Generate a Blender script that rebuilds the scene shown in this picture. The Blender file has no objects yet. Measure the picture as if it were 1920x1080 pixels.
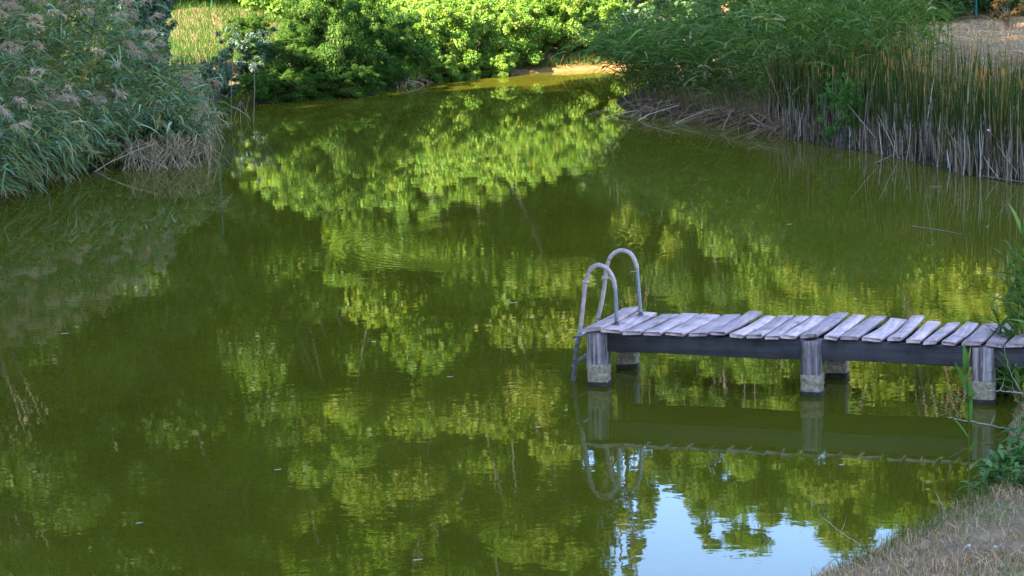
import bpy, bmesh, math, random
import numpy as np
from mathutils import Matrix, Vector

# ------------------------------------------------------------------ camera, sky, sun, exposure
S = bpy.context.scene
CAM_H, FPX, ROLL = 4.75, 4200.0, -0.0265
_th = math.atan(FPX / 24000.0)
_c, _s = math.cos(_th), math.sin(_th)
_F = np.array([0, _c, -_s]); _U0 = np.array([0, _s, _c]); _R0 = np.array([1.0, 0, 0])
_a = math.atan(ROLL)
_R = _R0 * math.cos(_a) + _U0 * math.sin(_a)
_U = -_R0 * math.sin(_a) + _U0 * math.cos(_a)
cam_d = bpy.data.cameras.new('camera')
cam_d.lens = FPX / 1920 * 36; cam_d.sensor_width = 36
cam_d.clip_start = 0.1; cam_d.clip_end = 2000
cam = bpy.data.objects.new('camera', cam_d)
S.collection.objects.link(cam)
M = Matrix(((_R[0], _U[0], -_F[0], 0), (_R[1], _U[1], -_F[1], 0), (_R[2], _U[2], -_F[2], CAM_H), (0, 0, 0, 1)))
cam.matrix_world = M
S.camera = cam

SUN_EL, SUN_AZ = 37.0, 225.0          # azimuth clockwise from +Y: behind the camera, to its left
world = bpy.data.worlds.new('World'); S.world = world; world.use_nodes = True
wn = world.node_tree.nodes; wl = world.node_tree.links
bg = wn['Background']
sky = wn.new('ShaderNodeTexSky'); sky.sky_type = 'NISHITA'; sky.sun_disc = False
sky.sun_elevation = math.radians(SUN_EL); sky.sun_rotation = math.radians(SUN_AZ)
sky.air_density = 1.0; sky.dust_density = 0.3; sky.ozone_density = 2.4; sky.altitude = 1500
wl.new(sky.outputs[0], bg.inputs[0]); bg.inputs[1].default_value = 0.11
sd = bpy.data.lights.new('sun', 'SUN'); sd.energy = 3.4; sd.angle = math.radians(0.53); sd.color = (1.0, 0.93, 0.80)
sun = bpy.data.objects.new('sun', sd); S.collection.objects.link(sun)
az, el = math.radians(SUN_AZ), math.radians(SUN_EL)
sdir = Vector((math.sin(az) * math.cos(el), math.cos(az) * math.cos(el), math.sin(el)))
sun.rotation_euler = sdir.to_track_quat('Z', 'Y').to_euler()
S.view_settings.view_transform = 'Standard'; S.view_settings.look = 'None'
S.view_settings.gamma = 1.0; S.view_settings.exposure = 3.95
S.view_settings.use_curve_mapping = False
S.cycles.max_bounces = 6; S.cycles.diffuse_bounces = 3; S.cycles.glossy_bounces = 3
S.cycles.transmission_bounces = 3; S.cycles.transparent_max_bounces = 4
S.cycles.caustics_reflective = False; S.cycles.caustics_refractive = False
S.cycles.sample_clamp_indirect = 6.0

rng = np.random.default_rng(11)
UP = np.array([0, 0, 1.0])


def at(px, py, z=0.0):
    d = _F + _R * (px - 960) / FPX - _U * (py - 540) / FPX
    t = (z - CAM_H) / d[2]
    return np.array([0, 0, CAM_H]) + d * t


# ------------------------------------------------------------------ object helpers
def link(o):
    S.collection.objects.link(o); return o


def tag(o, label=None, cat=None, group=None, kind=None):
    for k, v in (('label', label), ('category', cat), ('group', group), ('kind', kind)):
        if v: o[k] = v
    return o


def empty(name, loc=(0, 0, 0), rz=0.0, sc=1.0):
    o = bpy.data.objects.new(name, None); o.location = loc; o.rotation_euler = (0, 0, rz)
    o.scale = (sc, sc, sc) if np.isscalar(sc) else sc
    o.empty_display_size = 0.2
    return link(o)


def copy_tree(o, parent=None):
    c = link(o.copy()); c.parent = parent
    for ch in list(o.children): copy_tree(ch, c)
    return c


def mesh_np(name, V, Fc, tint=None, smooth=False, mat=None, parent=None):
    V = np.asarray(V, dtype=np.float32); Fc = np.asarray(Fc, dtype=np.int32)
    me = bpy.data.meshes.new(name)
    n, k = Fc.shape
    me.vertices.add(len(V)); me.vertices.foreach_set('co', V.ravel())
    me.loops.add(n * k); me.loops.foreach_set('vertex_index', Fc.ravel())
    me.polygons.add(n); me.polygons.foreach_set('loop_start', np.arange(0, n * k, k, dtype=np.int32))
    if smooth: me.polygons.foreach_set('use_smooth', np.ones(n, dtype=bool))
    me.update(calc_edges=True)
    if tint is not None:
        a = me.attributes.new('tint', 'FLOAT', 'POINT')
        a.data.foreach_set('value', np.asarray(tint, dtype=np.float32))
    if mat: me.materials.append(mat)
    o = bpy.data.objects.new(name, me); o.parent = parent
    return link(o)


class Geo:
    """Collects vertices and quads of one mesh."""
    def __init__(self): self.V = []; self.F = []; self.T = []; self.n = 0
    def add(self, V, Fc, T):
        V = np.asarray(V, float).reshape(-1, 3)
        T = np.broadcast_to(np.asarray(T, float), (len(V),)) if np.ndim(T) == 0 else np.asarray(T, float).ravel()
        self.V.append(V); self.F.append(np.asarray(Fc) + self.n); self.T.append(T); self.n += len(V)
    def build(self, name, mat, parent=None, smooth=False):
        return mesh_np(name, np.concatenate(self.V), np.concatenate(self.F), np.concatenate(self.T), smooth, mat, parent)


def nrm(v): return v / np.maximum(np.linalg.norm(v, axis=-1, keepdims=True), 1e-9)


def ribbons(P, side, W, T):
    """P (n,k,3) paths, side (n,3) or (n,k,3), W (n,k) widths, T (n,) tints -> flat strips."""
    n, k, _ = P.shape
    if side.ndim == 2: side = side[:, None, :]
    V = np.stack([P - side * W[..., None] / 2, P + side * W[..., None] / 2], axis=2)     # n,k,2,3
    base = (np.arange(n) * k * 2)[:, None] + (np.arange(k - 1) * 2)[None, :]
    Fq = np.stack([base, base + 1, base + 3, base + 2], axis=-1).reshape(-1, 4)
    Tq = np.repeat(T, k * 2) if np.ndim(T) == 1 else np.repeat(np.asarray(T).reshape(n, k), 2, axis=1).ravel()
    return V.reshape(-1, 3), Fq, Tq


def tubes(P, R, T, ns=3):
    """P (n,k,3), R (n,k) radii -> ns-sided tubes."""
    n, k, _ = P.shape
    d = np.gradient(P, axis=1) if k > 2 else np.repeat((P[:, 1:] - P[:, :1]), 2, axis=1)
    d = nrm(d)
    ref = np.where(np.abs(d[..., 2:3]) > 0.9, np.array([1.0, 0, 0]), UP)
    a = nrm(np.cross(d, ref)); b = np.cross(d, a)
    ang = np.arange(ns) * 2 * math.pi / ns
    V = P[:, :, None, :] + R[:, :, None, None] * (np.cos(ang)[None, None, :, None] * a[:, :, None, :] + np.sin(ang)[None, None, :, None] * b[:, :, None, :])
    idx = np.arange(n * k * ns).reshape(n, k, ns)
    nx = np.roll(idx, -1, axis=2)
    Fq = np.stack([idx[:, :-1], nx[:, :-1], nx[:, 1:], idx[:, 1:]], axis=-1).reshape(-1, 4)
    Tq = np.repeat(T, k * ns) if np.ndim(T) == 1 else np.repeat(np.asarray(T).reshape(n, k), ns, axis=1).ravel()
    return V.reshape(-1, 3), Fq, Tq


def leaf_quads(C, N, A, L, W, T, fold=0.15):
    """rhombic leaves: centre C, normal N, axis A."""
    B = nrm(np.cross(N, A)); A = nrm(np.cross(B, N))
    L = L[:, None]; W = W[:, None]
    p0 = C - A * L * 0.5; p2 = C + A * L * 0.5 - N * L * 0.12
    m = C - A * L * 0.05 + N * W * fold
    V = np.stack([p0, m - B * W / 2, p2, m + B * W / 2], axis=1)
    n = len(C)
    return V.reshape(-1, 3), np.arange(n * 4).reshape(n, 4), np.repeat(T, 4)


def box(g, cx, cy, cz, sx, sy, sz, T=0.5, bev=0.0):
    """box with chamfered long edges (sides), sizes full."""
    b = bev
    if b <= 0:
        V = [(cx + sx / 2 * i, cy + sy / 2 * j, cz + sz / 2 * k) for k in (-1, 1) for j, i in ((-1, -1), (-1, 1), (1, 1), (1, -1))]
        g.add(V, [(0, 3, 2, 1), (4, 5, 6, 7), (0, 1, 5, 4), (1, 2, 6, 5), (2, 3, 7, 6), (3, 0, 4, 7)], T)


# ------------------------------------------------------------------ materials
def mat_base(name):
    m = bpy.data.materials.new(name); m.use_nodes = True
    nt = m.node_tree; p = nt.nodes['Principled BSDF']
    return m, nt, p


def ramp(nt, stops, interp='LINEAR'):
    r = nt.nodes.new('ShaderNodeValToRGB'); cr = r.color_ramp; cr.interpolation = interp
    while len(cr.elements) < len(stops): cr.elements.new(0.5)
    for e, (p, c) in zip(cr.elements, stops): e.position = p; e.color = (*c, 1)
    return r


def mat_leaf(name, stops, trans=0.35, rough=0.55, spec=0.25, tgain=1.3):
    m, nt, p = mat_base(name)
    at_ = nt.nodes.new('ShaderNodeAttribute'); at_.attribute_name = 'tint'
    r = ramp(nt, stops); nt.links.new(at_.outputs['Fac'], r.inputs[0])
    nt.links.new(r.outputs[0], p.inputs['Base Color'])
    p.inputs['Roughness'].default_value = rough; p.inputs['Specular IOR Level'].default_value = spec
    if trans > 0:
        tr = nt.nodes.new('ShaderNodeBsdfTranslucent'); mx = nt.nodes.new('ShaderNodeMixShader')
        g = nt.nodes.new('ShaderNodeMix'); g.data_type = 'RGBA'; g.blend_type = 'MULTIPLY'; g.inputs[0].default_value = 1
        nt.links.new(r.outputs[0], g.inputs[6]); g.inputs[7].default_value = (tgain * 1.15, tgain * 1.1, tgain * 0.5, 1)
        nt.links.new(g.outputs[2], tr.inputs[0])
        mx.inputs[0].default_value = trans
        nt.links.new(p.outputs[0], mx.inputs[1]); nt.links.new(tr.outputs[0], mx.inputs[2])
        nt.links.new(mx.outputs[0], nt.nodes['Material Output'].inputs[0])
    return m


def noise(nt, scale, detail=4, rough=0.55, vec=None, dist=0.0):
    n = nt.nodes.new('ShaderNodeTexNoise'); n.inputs['Scale'].default_value = scale
    n.inputs['Detail'].default_value = detail; n.inputs['Roughness'].default_value = rough
    n.inputs['Distortion'].default_value = dist
    if vec: nt.links.new(vec, n.inputs['Vector'])
    return n


def objvec(nt, scale=(1, 1, 1)):
    t = nt.nodes.new('ShaderNodeTexCoord'); mp = nt.nodes.new('ShaderNodeMapping')
    mp.inputs['Scale'].default_value = scale
    nt.links.new(t.outputs['Object'], mp.inputs[0]); return mp.outputs[0]


def bump(nt, p, h, strength=0.5, dist=0.01, chain=None):
    b = nt.nodes.new('ShaderNodeBump'); b.inputs['Strength'].default_value = strength
    b.inputs['Distance'].default_value = dist
    nt.links.new(h, b.inputs['Height'])
    if chain: nt.links.new(chain, b.inputs['Normal'])
    if p: nt.links.new(b.outputs[0], p.inputs['Normal'])
    return b.outputs[0]


def mat_bark(name, c0, c1):
    m, nt, p = mat_base(name)
    v = objvec(nt, (1, 1, 0.25)); n = noise(nt, 9, 6, 0.65, v)
    r = ramp(nt, [(0.3, c0), (0.7, c1)]); nt.links.new(n.outputs[0], r.inputs[0])
    nt.links.new(r.outputs[0], p.inputs['Base Color']); p.inputs['Roughness'].default_value = 0.9
    bump(nt, p, n.outputs[0], 0.8, 0.03); return m


MAT = {}
MAT['lit'] = mat_leaf('leaf_yellow_green', [(0, (.085, .15, .016)), (.45, (.125, .225, .026)), (.85, (.20, .28, .04)), (1, (.32, .25, .05))], .45)
MAT['willow'] = mat_leaf('leaf_willow', [(0, (.026, .062, .010)), (.5, (.052, .105, .016)), (.9, (.095, .15, .024)), (1, (.14, .17, .04))], .45, .6, .08)
MAT['grey'] = mat_leaf('leaf_grey_green', [(0, (.035, .06, .03)), (.6, (.06, .095, .05)), (1, (.10, .135, .08))], .25)
MAT['pale'] = mat_leaf('leaf_pale', [(0, (.06, .10, .03)), (.6, (.10, .17, .05)), (1, (.17, .24, .09))], .4)
MAT['tree'] = mat_leaf('leaf_tree', [(0, (.06, .115, .014)), (.5, (.105, .18, .02)), (.9, (.16, .22, .028)), (1, (.22, .20, .035))], .5)
MAT['treey'] = mat_leaf('leaf_tree_yellowing', [(0, (.08, .12, .014)), (.5, (.135, .175, .022)), (1, (.20, .20, .03))], .45)
MAT['treed'] = mat_leaf('leaf_tree_dark', [(0, (.03, .06, .014)), (.6, (.055, .10, .02)), (1, (.09, .14, .03))], .4)
MAT['herb'] = mat_leaf('leaf_herb', [(0, (.032, .075, .014)), (.6, (.058, .125, .02)), (1, (.10, .17, .028))], .38, .6, .12)
MAT['rust'] = mat_leaf('leaf_rusty', [(0, (.10, .07, .015)), (.5, (.14, .07, .02)), (1, (.17, .11, .022))], .35)
MAT['reed'] = mat_leaf('reed_blade', [(0, (.33, .24, .11)), (.10, (.20, .17, .05)), (.18, (.17, .18, .04)), (.35, (.045, .07, .02)), (.65, (.08, .125, .05)), (.85, (.12, .175, .085)), (1, (.24, .30, .18))], .3, .65, .08)
MAT['reedg'] = mat_leaf('reed_blade_green', [(0, (.33, .25, .11)), (.07, (.15, .16, .04)), (.15, (.085, .115, .018)), (.5, (.046, .09, .017)), (.85, (.075, .13, .027)), (1, (.15, .19, .045))], .35, .65, .06)
MAT['straw'] = mat_leaf('dry_straw', [(0, (.11, .06, .033)), (.4, (.26, .155, .085)), (.8, (.38, .25, .15)), (1, (.48, .37, .26))], .15, .8, .1, 1.0)
MAT['greystraw'] = mat_leaf('grey_dead_stem', [(0, (.04, .024, .015)), (.45, (.13, .08, .052)), (.8, (.24, .17, .125)), (1, (.46, .37, .31))], .12, .8, .1, 1.0)
MAT['plume'] = mat_leaf('reed_plume', [(0, (.27, .165, .12)), (.5, (.41, .27, .205)), (1, (.54, .39, .31))], .35, .9, .0, 1.0)
MAT['cattail'] = mat_leaf('cattail_blade', [(0, (.25, .20, .09)), (.1, (.12, .085, .022)), (.25, (.016, .027, .005)), (.8, (.027, .042, .009)), (1, (.07, .078, .016))], .25, .7, .05)
MAT['spike'] = mat_leaf('cattail_spike', [(0, (.14, .06, .017)), (.5, (.23, .10, .02)), (1, (.32, .155, .032))], .0, .9, .05)
MAT['drygrass'] = mat_leaf('dry_grass', [(0, (.13, .07, .03)), (.35, (.36, .195, .09)), (.75, (.53, .31, .16)), (.85, (.64, .43, .26)), (.87, (.15, .15, .04)), (1, (.10, .13, .03))], .2, .8, .1, 1.0)
MAT['yelgrass'] = mat_leaf('slope_grass', [(0, (.15, .085, .026)), (.22, (.14, .088, .024)), (.38, (.07, .082, .012)), (.7, (.042, .082, .009)), (1, (.03, .07, .008))], .35, .7, .1)
MAT['brownstraw'] = mat_leaf('brown_dead_stem', [(0, (.055, .028, .014)), (.5, (.15, .085, .045)), (.85, (.26, .165, .095)), (1, (.40, .30, .21))], .12, .8, .1, 1.0)
MAT['bark'] = mat_bark('bark_brown', (.035, .027, .02), (.10, .08, .06))
MAT['palebark'] = mat_bark('bark_pale', (.17, .12, .085), (.36, .28, .21))
MAT['whitestem'] = mat_bark('dead_white_stem', (.26, .23, .22), (.5, .47, .45))


def mat_ground():
    m, nt, p = mat_base('ground_soil')
    geo = nt.nodes.new('ShaderNodeNewGeometry')
    n1 = noise(nt, 0.9, 6, 0.6, geo.outputs['Position']); n2 = noise(nt, 14, 6, 0.7, geo.outputs['Position'])
    r1 = ramp(nt, [(.3, (.17, .10, .06)), (.5, (.27, .165, .095)), (.62, (.21, .14, .07)), (.75, (.11, .10, .035))])
    nt.links.new(n1.outputs[0], r1.inputs[0])
    r2 = ramp(nt, [(.25, (.45, .42, .4)), (.75, (1.2, 1.15, 1.1))]); nt.links.new(n2.outputs[0], r2.inputs[0])
    mx = nt.nodes.new('ShaderNodeMix'); mx.data_type = 'RGBA'; mx.blend_type = 'MULTIPLY'; mx.inputs[0].default_value = 1
    nt.links.new(r1.outputs[0], mx.inputs[6]); nt.links.new(r2.outputs[0], mx.inputs[7])
    a = nt.nodes.new('ShaderNodeAttribute'); a.attribute_name = 'tint'
    mz = nt.nodes.new('ShaderNodeMix'); mz.data_type = 'RGBA'
    rs = ramp(nt, [(.3, (.13, .065, .02)), (.7, (.20, .11, .038))]); nt.links.new(n2.outputs[0], rs.inputs[0])
    nt.links.new(a.outputs['Fac'], mz.inputs[0]); nt.links.new(mx.outputs[2], mz.inputs[6]); nt.links.new(rs.outputs[0], mz.inputs[7])
    aw = nt.nodes.new('ShaderNodeAttribute'); aw.attribute_name = 'damp'
    rd = ramp(nt, [(.3, (.014, .010, .006)), (.7, (.04, .028, .016))]); nt.links.new(n2.outputs[0], rd.inputs[0])
    mw = nt.nodes.new('ShaderNodeMix'); mw.data_type = 'RGBA'
    nt.links.new(aw.outputs['Fac'], mw.inputs[0]); nt.links.new(mz.outputs[2], mw.inputs[6]); nt.links.new(rd.outputs[0], mw.inputs[7])
    nt.links.new(mw.outputs[2], p.inputs['Base Color']); p.inputs['Roughness'].default_value = .95
    p.inputs['Specular IOR Level'].default_value = .1
    bump(nt, p, n2.outputs[0], .8, .03)
    return m


def mat_water():
    m, nt, p = mat_base('pond_water')
    geo = nt.nodes.new('ShaderNodeNewGeometry')
    mp = nt.nodes.new('ShaderNodeMapping'); mp.inputs['Scale'].default_value = (1, 1, 1)
    nt.links.new(geo.outputs['Position'], mp.inputs[0])
    nb = noise(nt, .35, 3, .5, mp.outputs[0])
    r = ramp(nt, [(.3, (.048, .044, .003)), (.7, (.060, .054, .004))]); nt.links.new(nb.outputs[0], r.inputs[0])
    nt.links.new(r.outputs[0], p.inputs['Base Color'])
    p.inputs['Roughness'].default_value = 0.015; p.inputs['IOR'].default_value = 1.19
    # wavelets
    mp2 = nt.nodes.new('ShaderNodeMapping'); mp2.inputs['Scale'].default_value = (1.0, 1.35, 1)
    nt.links.new(geo.outputs['Position'], mp2.inputs[0])
    n1 = noise(nt, 5.0, 2, .5, mp2.outputs[0], .3); n2 = noise(nt, 1.1, 2, .5, mp2.outputs[0])
    # gusts decide where the surface is rougher
    n3 = noise(nt, .22, 2, .5, geo.outputs['Position'])
    gr = ramp(nt, [(.38, (.25, .25, .25)), (.65, (1, 1, 1))]); nt.links.new(n3.outputs[0], gr.inputs[0])
    mu = nt.nodes.new('ShaderNodeMath'); mu.operation = 'MULTIPLY'
    nt.links.new(n1.outputs[0], mu.inputs[0]); nt.links.new(gr.outputs[0], mu.inputs[1])
    b1 = bump(nt, None, mu.outputs[0], 1.0, .0006)
    b2 = bump(nt, None, n2.outputs[0], 1.0, .0008, b1)
    # rings spreading from one spot
    c = at(925, 455)
    vs = nt.nodes.new('ShaderNodeVectorMath'); vs.operation = 'DISTANCE'
    nt.links.new(geo.outputs['Position'], vs.inputs[0]); vs.inputs[1].default_value = tuple(c)
    def math_(op, a, b=None):
        q = nt.nodes.new('ShaderNodeMath'); q.operation = op
        for i, x in enumerate((a, b)):
            if x is None: continue
            if isinstance(x, (int, float)): q.inputs[i].default_value = x
            else: nt.links.new(x, q.inputs[i])
        return q.outputs[0]
    d = vs.outputs['Value']
    w = math_('SINE', math_('MULTIPLY', d, 42.0))
    e = math_('DIVIDE', math_('SUBTRACT', d, 1.95), .42)
    g = math_('POWER', 2.718, math_('MULTIPLY', math_('MULTIPLY', e, e), -1.0))
    h = math_('MULTIPLY', w, g)
    bump(nt, p, h, 1.0, .0002, b2)
    return m


def mat_wood(name, axis, cols, gscale=1.0, bumpd=.004):
    """weathered wood, grain along the given local axis."""
    m, nt, p = mat_base(name)
    sc = [30 * gscale, 30 * gscale, 30 * gscale]; sc[axis] = 1.3 * gscale
    a = nt.nodes.new('ShaderNodeAttribute'); a.attribute_name = 'tint'
    v = objvec(nt, sc)
    ad = nt.nodes.new('ShaderNodeVectorMath'); ad.operation = 'ADD'
    sc2 = nt.nodes.new('ShaderNodeVectorMath'); sc2.operation = 'SCALE'; sc2.inputs[0].default_value = (17, 23, 31)
    nt.links.new(a.outputs['Fac'], sc2.inputs['Scale'])
    nt.links.new(v, ad.inputs[0]); nt.links.new(sc2.outputs[0], ad.inputs[1])
    n = noise(nt, 1.0, 7, .65, ad.outputs[0], .6)
    r = ramp(nt, cols); nt.links.new(n.outputs[0], r.inputs[0])
    n2 = noise(nt, 5, 4, .6, objvec(nt)); r2 = ramp(nt, [(.28, (.45, .45, .46)), (.45, (.85, .85, .86)), (.68, (1.12, 1.09, 1.05))]); nt.links.new(n2.outputs[0], r2.inputs[0])
    mx = nt.nodes.new('ShaderNodeMix'); mx.data_type = 'RGBA'; mx.blend_type = 'MULTIPLY'; mx.inputs[0].default_value = 1
    nt.links.new(r.outputs[0], mx.inputs[6]); nt.links.new(r2.outputs[0], mx.inputs[7])
    # every board a little different
    r3 = ramp(nt, [(0, (.68, .66, .66)), (1, (1.16, 1.14, 1.10))]); nt.links.new(a.outputs['Fac'], r3.inputs[0])
    m2 = nt.nodes.new('ShaderNodeMix'); m2.data_type = 'RGBA'; m2.blend_type = 'MULTIPLY'; m2.inputs[0].default_value = 1
    nt.links.new(mx.outputs[2], m2.inputs[6]); nt.links.new(r3.outputs[0], m2.inputs[7])
    nt.links.new(m2.outputs[2], p.inputs['Base Color']); p.inputs['Roughness'].default_value = .85
    p.inputs['Specular IOR Level'].default_value = .25
    bump(nt, p, n.outputs[0], .9, bumpd)
    return m


def mat_simple(name, col, rough=.6, metal=0.0, nscale=20, var=.3, bd=.002, spec=.4):
    m, nt, p = mat_base(name)
    n = noise(nt, nscale, 5, .6, objvec(nt))
    c0 = tuple(x * (1 - var) for x in col); c1 = tuple(min(1, x * (1 + var)) for x in col)
    r = ramp(nt, [(.3, c0), (.7, c1)]); nt.links.new(n.outputs[0], r.inputs[0])
    nt.links.new(r.outputs[0], p.inputs['Base Color'])
    p.inputs['Roughness'].default_value = rough; p.inputs['Metallic'].default_value = metal
    p.inputs['Specular IOR Level'].default_value = spec
    bump(nt, p, n.outputs[0], .6, bd)
    return m


MAT['deck'] = mat_wood('grey_deck_board', 1, [(.25, (.13, .082, .072)), (.42, (.40, .25, .228)), (.68, (.61, .395, .36)), (.9, (.74, .49, .45))])
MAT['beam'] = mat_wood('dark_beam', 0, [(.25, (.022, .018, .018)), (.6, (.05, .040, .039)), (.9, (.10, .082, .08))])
MAT['post'] = mat_wood('weathered_post', 2, [(.36, (.05, .036, .032)), (.47, (.17, .125, .115)), (.58, (.33, .25, .235)), (.8, (.48, .385, .38))])
MAT['concrete'] = mat_simple('mossy_concrete', (.25, .18, .115), .95, 0, 22, .55, .012, .1)
MAT['wetfoot'] = mat_simple('wet_stained_concrete', (.03, .025, .016), .9, 0, 22, .5, .01, .1)
MAT['steel'] = mat_simple('dull_steel_tube', (.20, .20, .205), .45, .8, 30, .25, .001)
MAT['stain'] = mat_simple('algae_stained_tube', (.10, .083, .065), .8, .0, 25, .6, .003)
MAT['foam'] = mat_simple('faded_pink_foam', (.345, .235, .205), .85, 0, 22, .32, .003, .15)
MAT['cloth'] = mat_simple('frayed_tie', (.42, .36, .30), .95, 0, 60, .3, .002, .1)
MAT['greenpaint'] = mat_simple('green_painted_steel', (.008, .085, .055), .6, .1, 12, .2, .001)
MAT['twig'] = mat_simple('dry_twig', (.27, .215, .16), .9, 0, 30, .35, .002, .1)
MAT['water'] = mat_water(); MAT['ground'] = mat_ground()

# ------------------------------------------------------------------ pond outline and terrain
SHORE = [tuple(at(*q)[:2]) for q in ((0, 372), (60, 350), (130, 328), (240, 302), (385, 300), (392, 270), (395, 238), (440, 208), (480, 195), (560, 187), (680, 180), (740, 166), (780, 155), (900, 145), (1000, 137), (1130, 130))]
SHORE += [(3.6, 60.6), (3.4, 55.5)]
SHORE += [tuple(at(*q)[:2]) for q in ((1150, 192), (1170, 205), (1300, 222), (1430, 240), (1480, 262), (1600, 280), (1700, 300), (1800, 325), (1920, 345))]
SHORE += [(9.6, 33.0), (9.4, 29.0), (7.6, 25.5), (6.0, 23.0), (5.1, 21.6)]
SHORE += [tuple(at(*q)[:2]) for q in ((1900, 760), (1880, 820), (1905, 900), (1740, 985), (1560, 1080))]
SHORE += [(0.6, 13.6), (-2.5, 12.8), (-6, 13.2), (-9.5, 15.5), (-11.5, 20), (-11.4, 26), (-10.4, 32)]
SH = np.array(SHORE)


def sdist(x, y):
    """signed distance to the shoreline, positive on land."""
    p = np.stack([np.ravel(x), np.ravel(y)], -1); best = np.full(len(p), 1e9); ins = np.zeros(len(p), bool)
    n = len(SH)
    for i in range(n):
        a, b = SH[i], SH[(i + 1) % n]; ab = b - a
        t = np.clip(((p - a) @ ab) / (ab @ ab), 0, 1)
        best = np.minimum(best, np.linalg.norm(p - (a + t[:, None] * ab), axis=1))
        c = (a[1] > p[:, 1]) != (b[1] > p[:, 1])
        with np.errstate(divide='ignore', invalid='ignore'):
            xi = (b[0] - a[0]) * (p[:, 1] - a[1]) / (b[1] - a[1]) + a[0]
        ins ^= c & (p[:, 0] < xi)
    return (np.where(ins, -best, best)).reshape(np.shape(x))


def sst(a, b, x):
    t = np.clip((x - a) / (b - a), 0, 1); return t * t * (3 - 2 * t)


_ph = rng.uniform(0, 6.28, 24)
def wob(x, y, f):
    v = 0
    for i in range(6):
        a = i * 1.05 + .3; k = f * (1 + .37 * i)
        v = v + np.sin(k * (x * math.cos(a) + y * math.sin(a)) + _ph[i]) / (1 + .5 * i)
    return v / 3


def height(x, y, d=None):
    x = np.asarray(x, float); y = np.asarray(y, float)
    if d is None: d = sdist(x, y)
    o = np.maximum(d, 0)
    near = np.minimum(.20 * o, 3.05)
    hill = 1.19 * sst(0.3, 6.5, o) + .008 * np.maximum(o - 6, 0)
    left = .75 * sst(0, 3.0, o) + 1.25 * sst(4, 22, o)
    wn_ = 1 - sst(22, 28, y); wr = sst(1.5, 5.0, x)
    h = near * wn_ + (1 - wn_) * (hill * wr + left * (1 - wr))
    h = h + .10 * sst(0, .18, d) * (d > 0) + .035 * wob(x, y, 1.7) * sst(.2, 1.5, o) + .10 * wob(x, y, .35) * sst(1, 5, o)
    return np.where(d > 0, h, -.12 - .7 * sst(0, 2.0, -d))


def axis_grid(lo, hi, step, far):
    mid = np.arange(lo, hi + 1e-6, step)
    out = [hi + step]
    while out[-1] < far: out.append(out[-1] + (out[-1] - hi) * .55 + step)
    out2 = [lo - step]
    while out2[-1] > -far: out2.append(out2[-1] - (lo - out2[-1]) * .55 - step)
    return np.concatenate([out2[::-1], mid, out])


gx = axis_grid(-18, 18, .2, 500); gy = axis_grid(8, 72, .2, 500)
X, Y = np.meshgrid(gx, gy)
D = sdist(X, Y); Z = height(X, Y, D)
ny, nx = X.shape
idx = np.arange(ny * nx).reshape(ny, nx)
quads = np.stack([idx[:-1, :-1], idx[:-1, 1:], idx[1:, 1:], idx[1:, :-1]], -1).reshape(-1, 4)
sand = sst(-.3, .9, X) * (1 - sst(3.2, 4.4, X)) * sst(57, 58.5, Y) * (1 - sst(.4, 1.1, D))
gnd = tag(mesh_np('ground', np.stack([X, Y, Z], -1).reshape(-1, 3), quads, sand.ravel(), True, MAT['ground']), kind='structure')
damp = (1 - sst(.3, 1.3, D)) * (1 - sand) * sst(20, 24, Y)
_da = gnd.data.attributes.new('damp', 'FLOAT', 'POINT'); _da.data.foreach_set('value', damp.ravel().astype(np.float32))
wx, wy = np.linspace(-13, 11, 13), np.linspace(11, 63, 27)
WX, WY = np.meshgrid(wx, wy); wi = np.arange(WX.size).reshape(WX.shape)
tag(mesh_np('water', np.stack([WX, WY, WX * 0], -1).reshape(-1, 3), np.stack([wi[:-1, :-1], wi[:-1, 1:], wi[1:, 1:], wi[1:, :-1]], -1).reshape(-1, 4), None, True, MAT['water']), kind='structure')


def gz(x, y): return height(np.array([x]), np.array([y]))[0]

# ------------------------------------------------------------------ dock
DO = at(1119, 725); DANG = math.radians(-18.7)
dax = np.array([math.cos(DANG), math.sin(DANG), 0]); day = np.array([-dax[1], dax[0], 0])
def dloc(x, y, z=0): return DO + dax * x + day * y + UP * z

dock = tag(empty('wooden_dock', tuple(DO), DANG), 'short weathered grey plank dock on square posts reaching into the green pond', 'dock')
DZ = .575
# boards: (left front x, front y, right front x, back dx, back y, lift)
boards = [(-.135, -.055, .085, .10, 1.04, .012, .03), (.06, -.06, .262, .12, .93, 0, -.012), (.288, -.06, .475, .125, .90, 0, .01), (.50, -.075, .685, .13, .89, .003, .0),
          (.70, -.07, .895, .135, .945, .004, -.01), (.925, -.05, 1.125, .11, .96, .0, .012), (1.145, -.02, 1.30, .125, 1.03, .008, 0), (1.345, -.045, 1.478, .115, .975, .0, -.01),
          (1.50, -.05, 1.655, .11, .985, .003, .008), (1.675, -.03, 1.815, .10, .97, 0, .004), (1.832, -.03, 1.985, .10, 1.02, .004, -.006),
          (2.005, .0, 2.185, .09, 1.17, .018, .016), (2.225, .01, 2.362, .10, 1.09, .004, -.008), (2.39, .015, 2.56, .10, 1.13, .012, .0), (2.605, .0, 2.785, .09, 1.01, .0, -.012),
          (2.83, .02, 2.962, .075, 1.09, .010, .006), (3.0, -.01, 3.14, .07, .965, 0, .0), (3.17, -.02, 3.302, .085, .94, .002, .01), (3.34, -.02, 3.475, .10, .91, 0, -.008), (3.515, -.02, 3.70, .09, .96, .006, .006),
          (3.74, -.01, 3.90, .05, .98, .0, -.01), (3.93, -.02, 4.09, .06, .96, .004, .008), (4.12, -.01, 4.29, .05, .97, 0, 0), (4.32, .0, 4.5, .04, .95, .003, 0)]
g = Geo()
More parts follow.
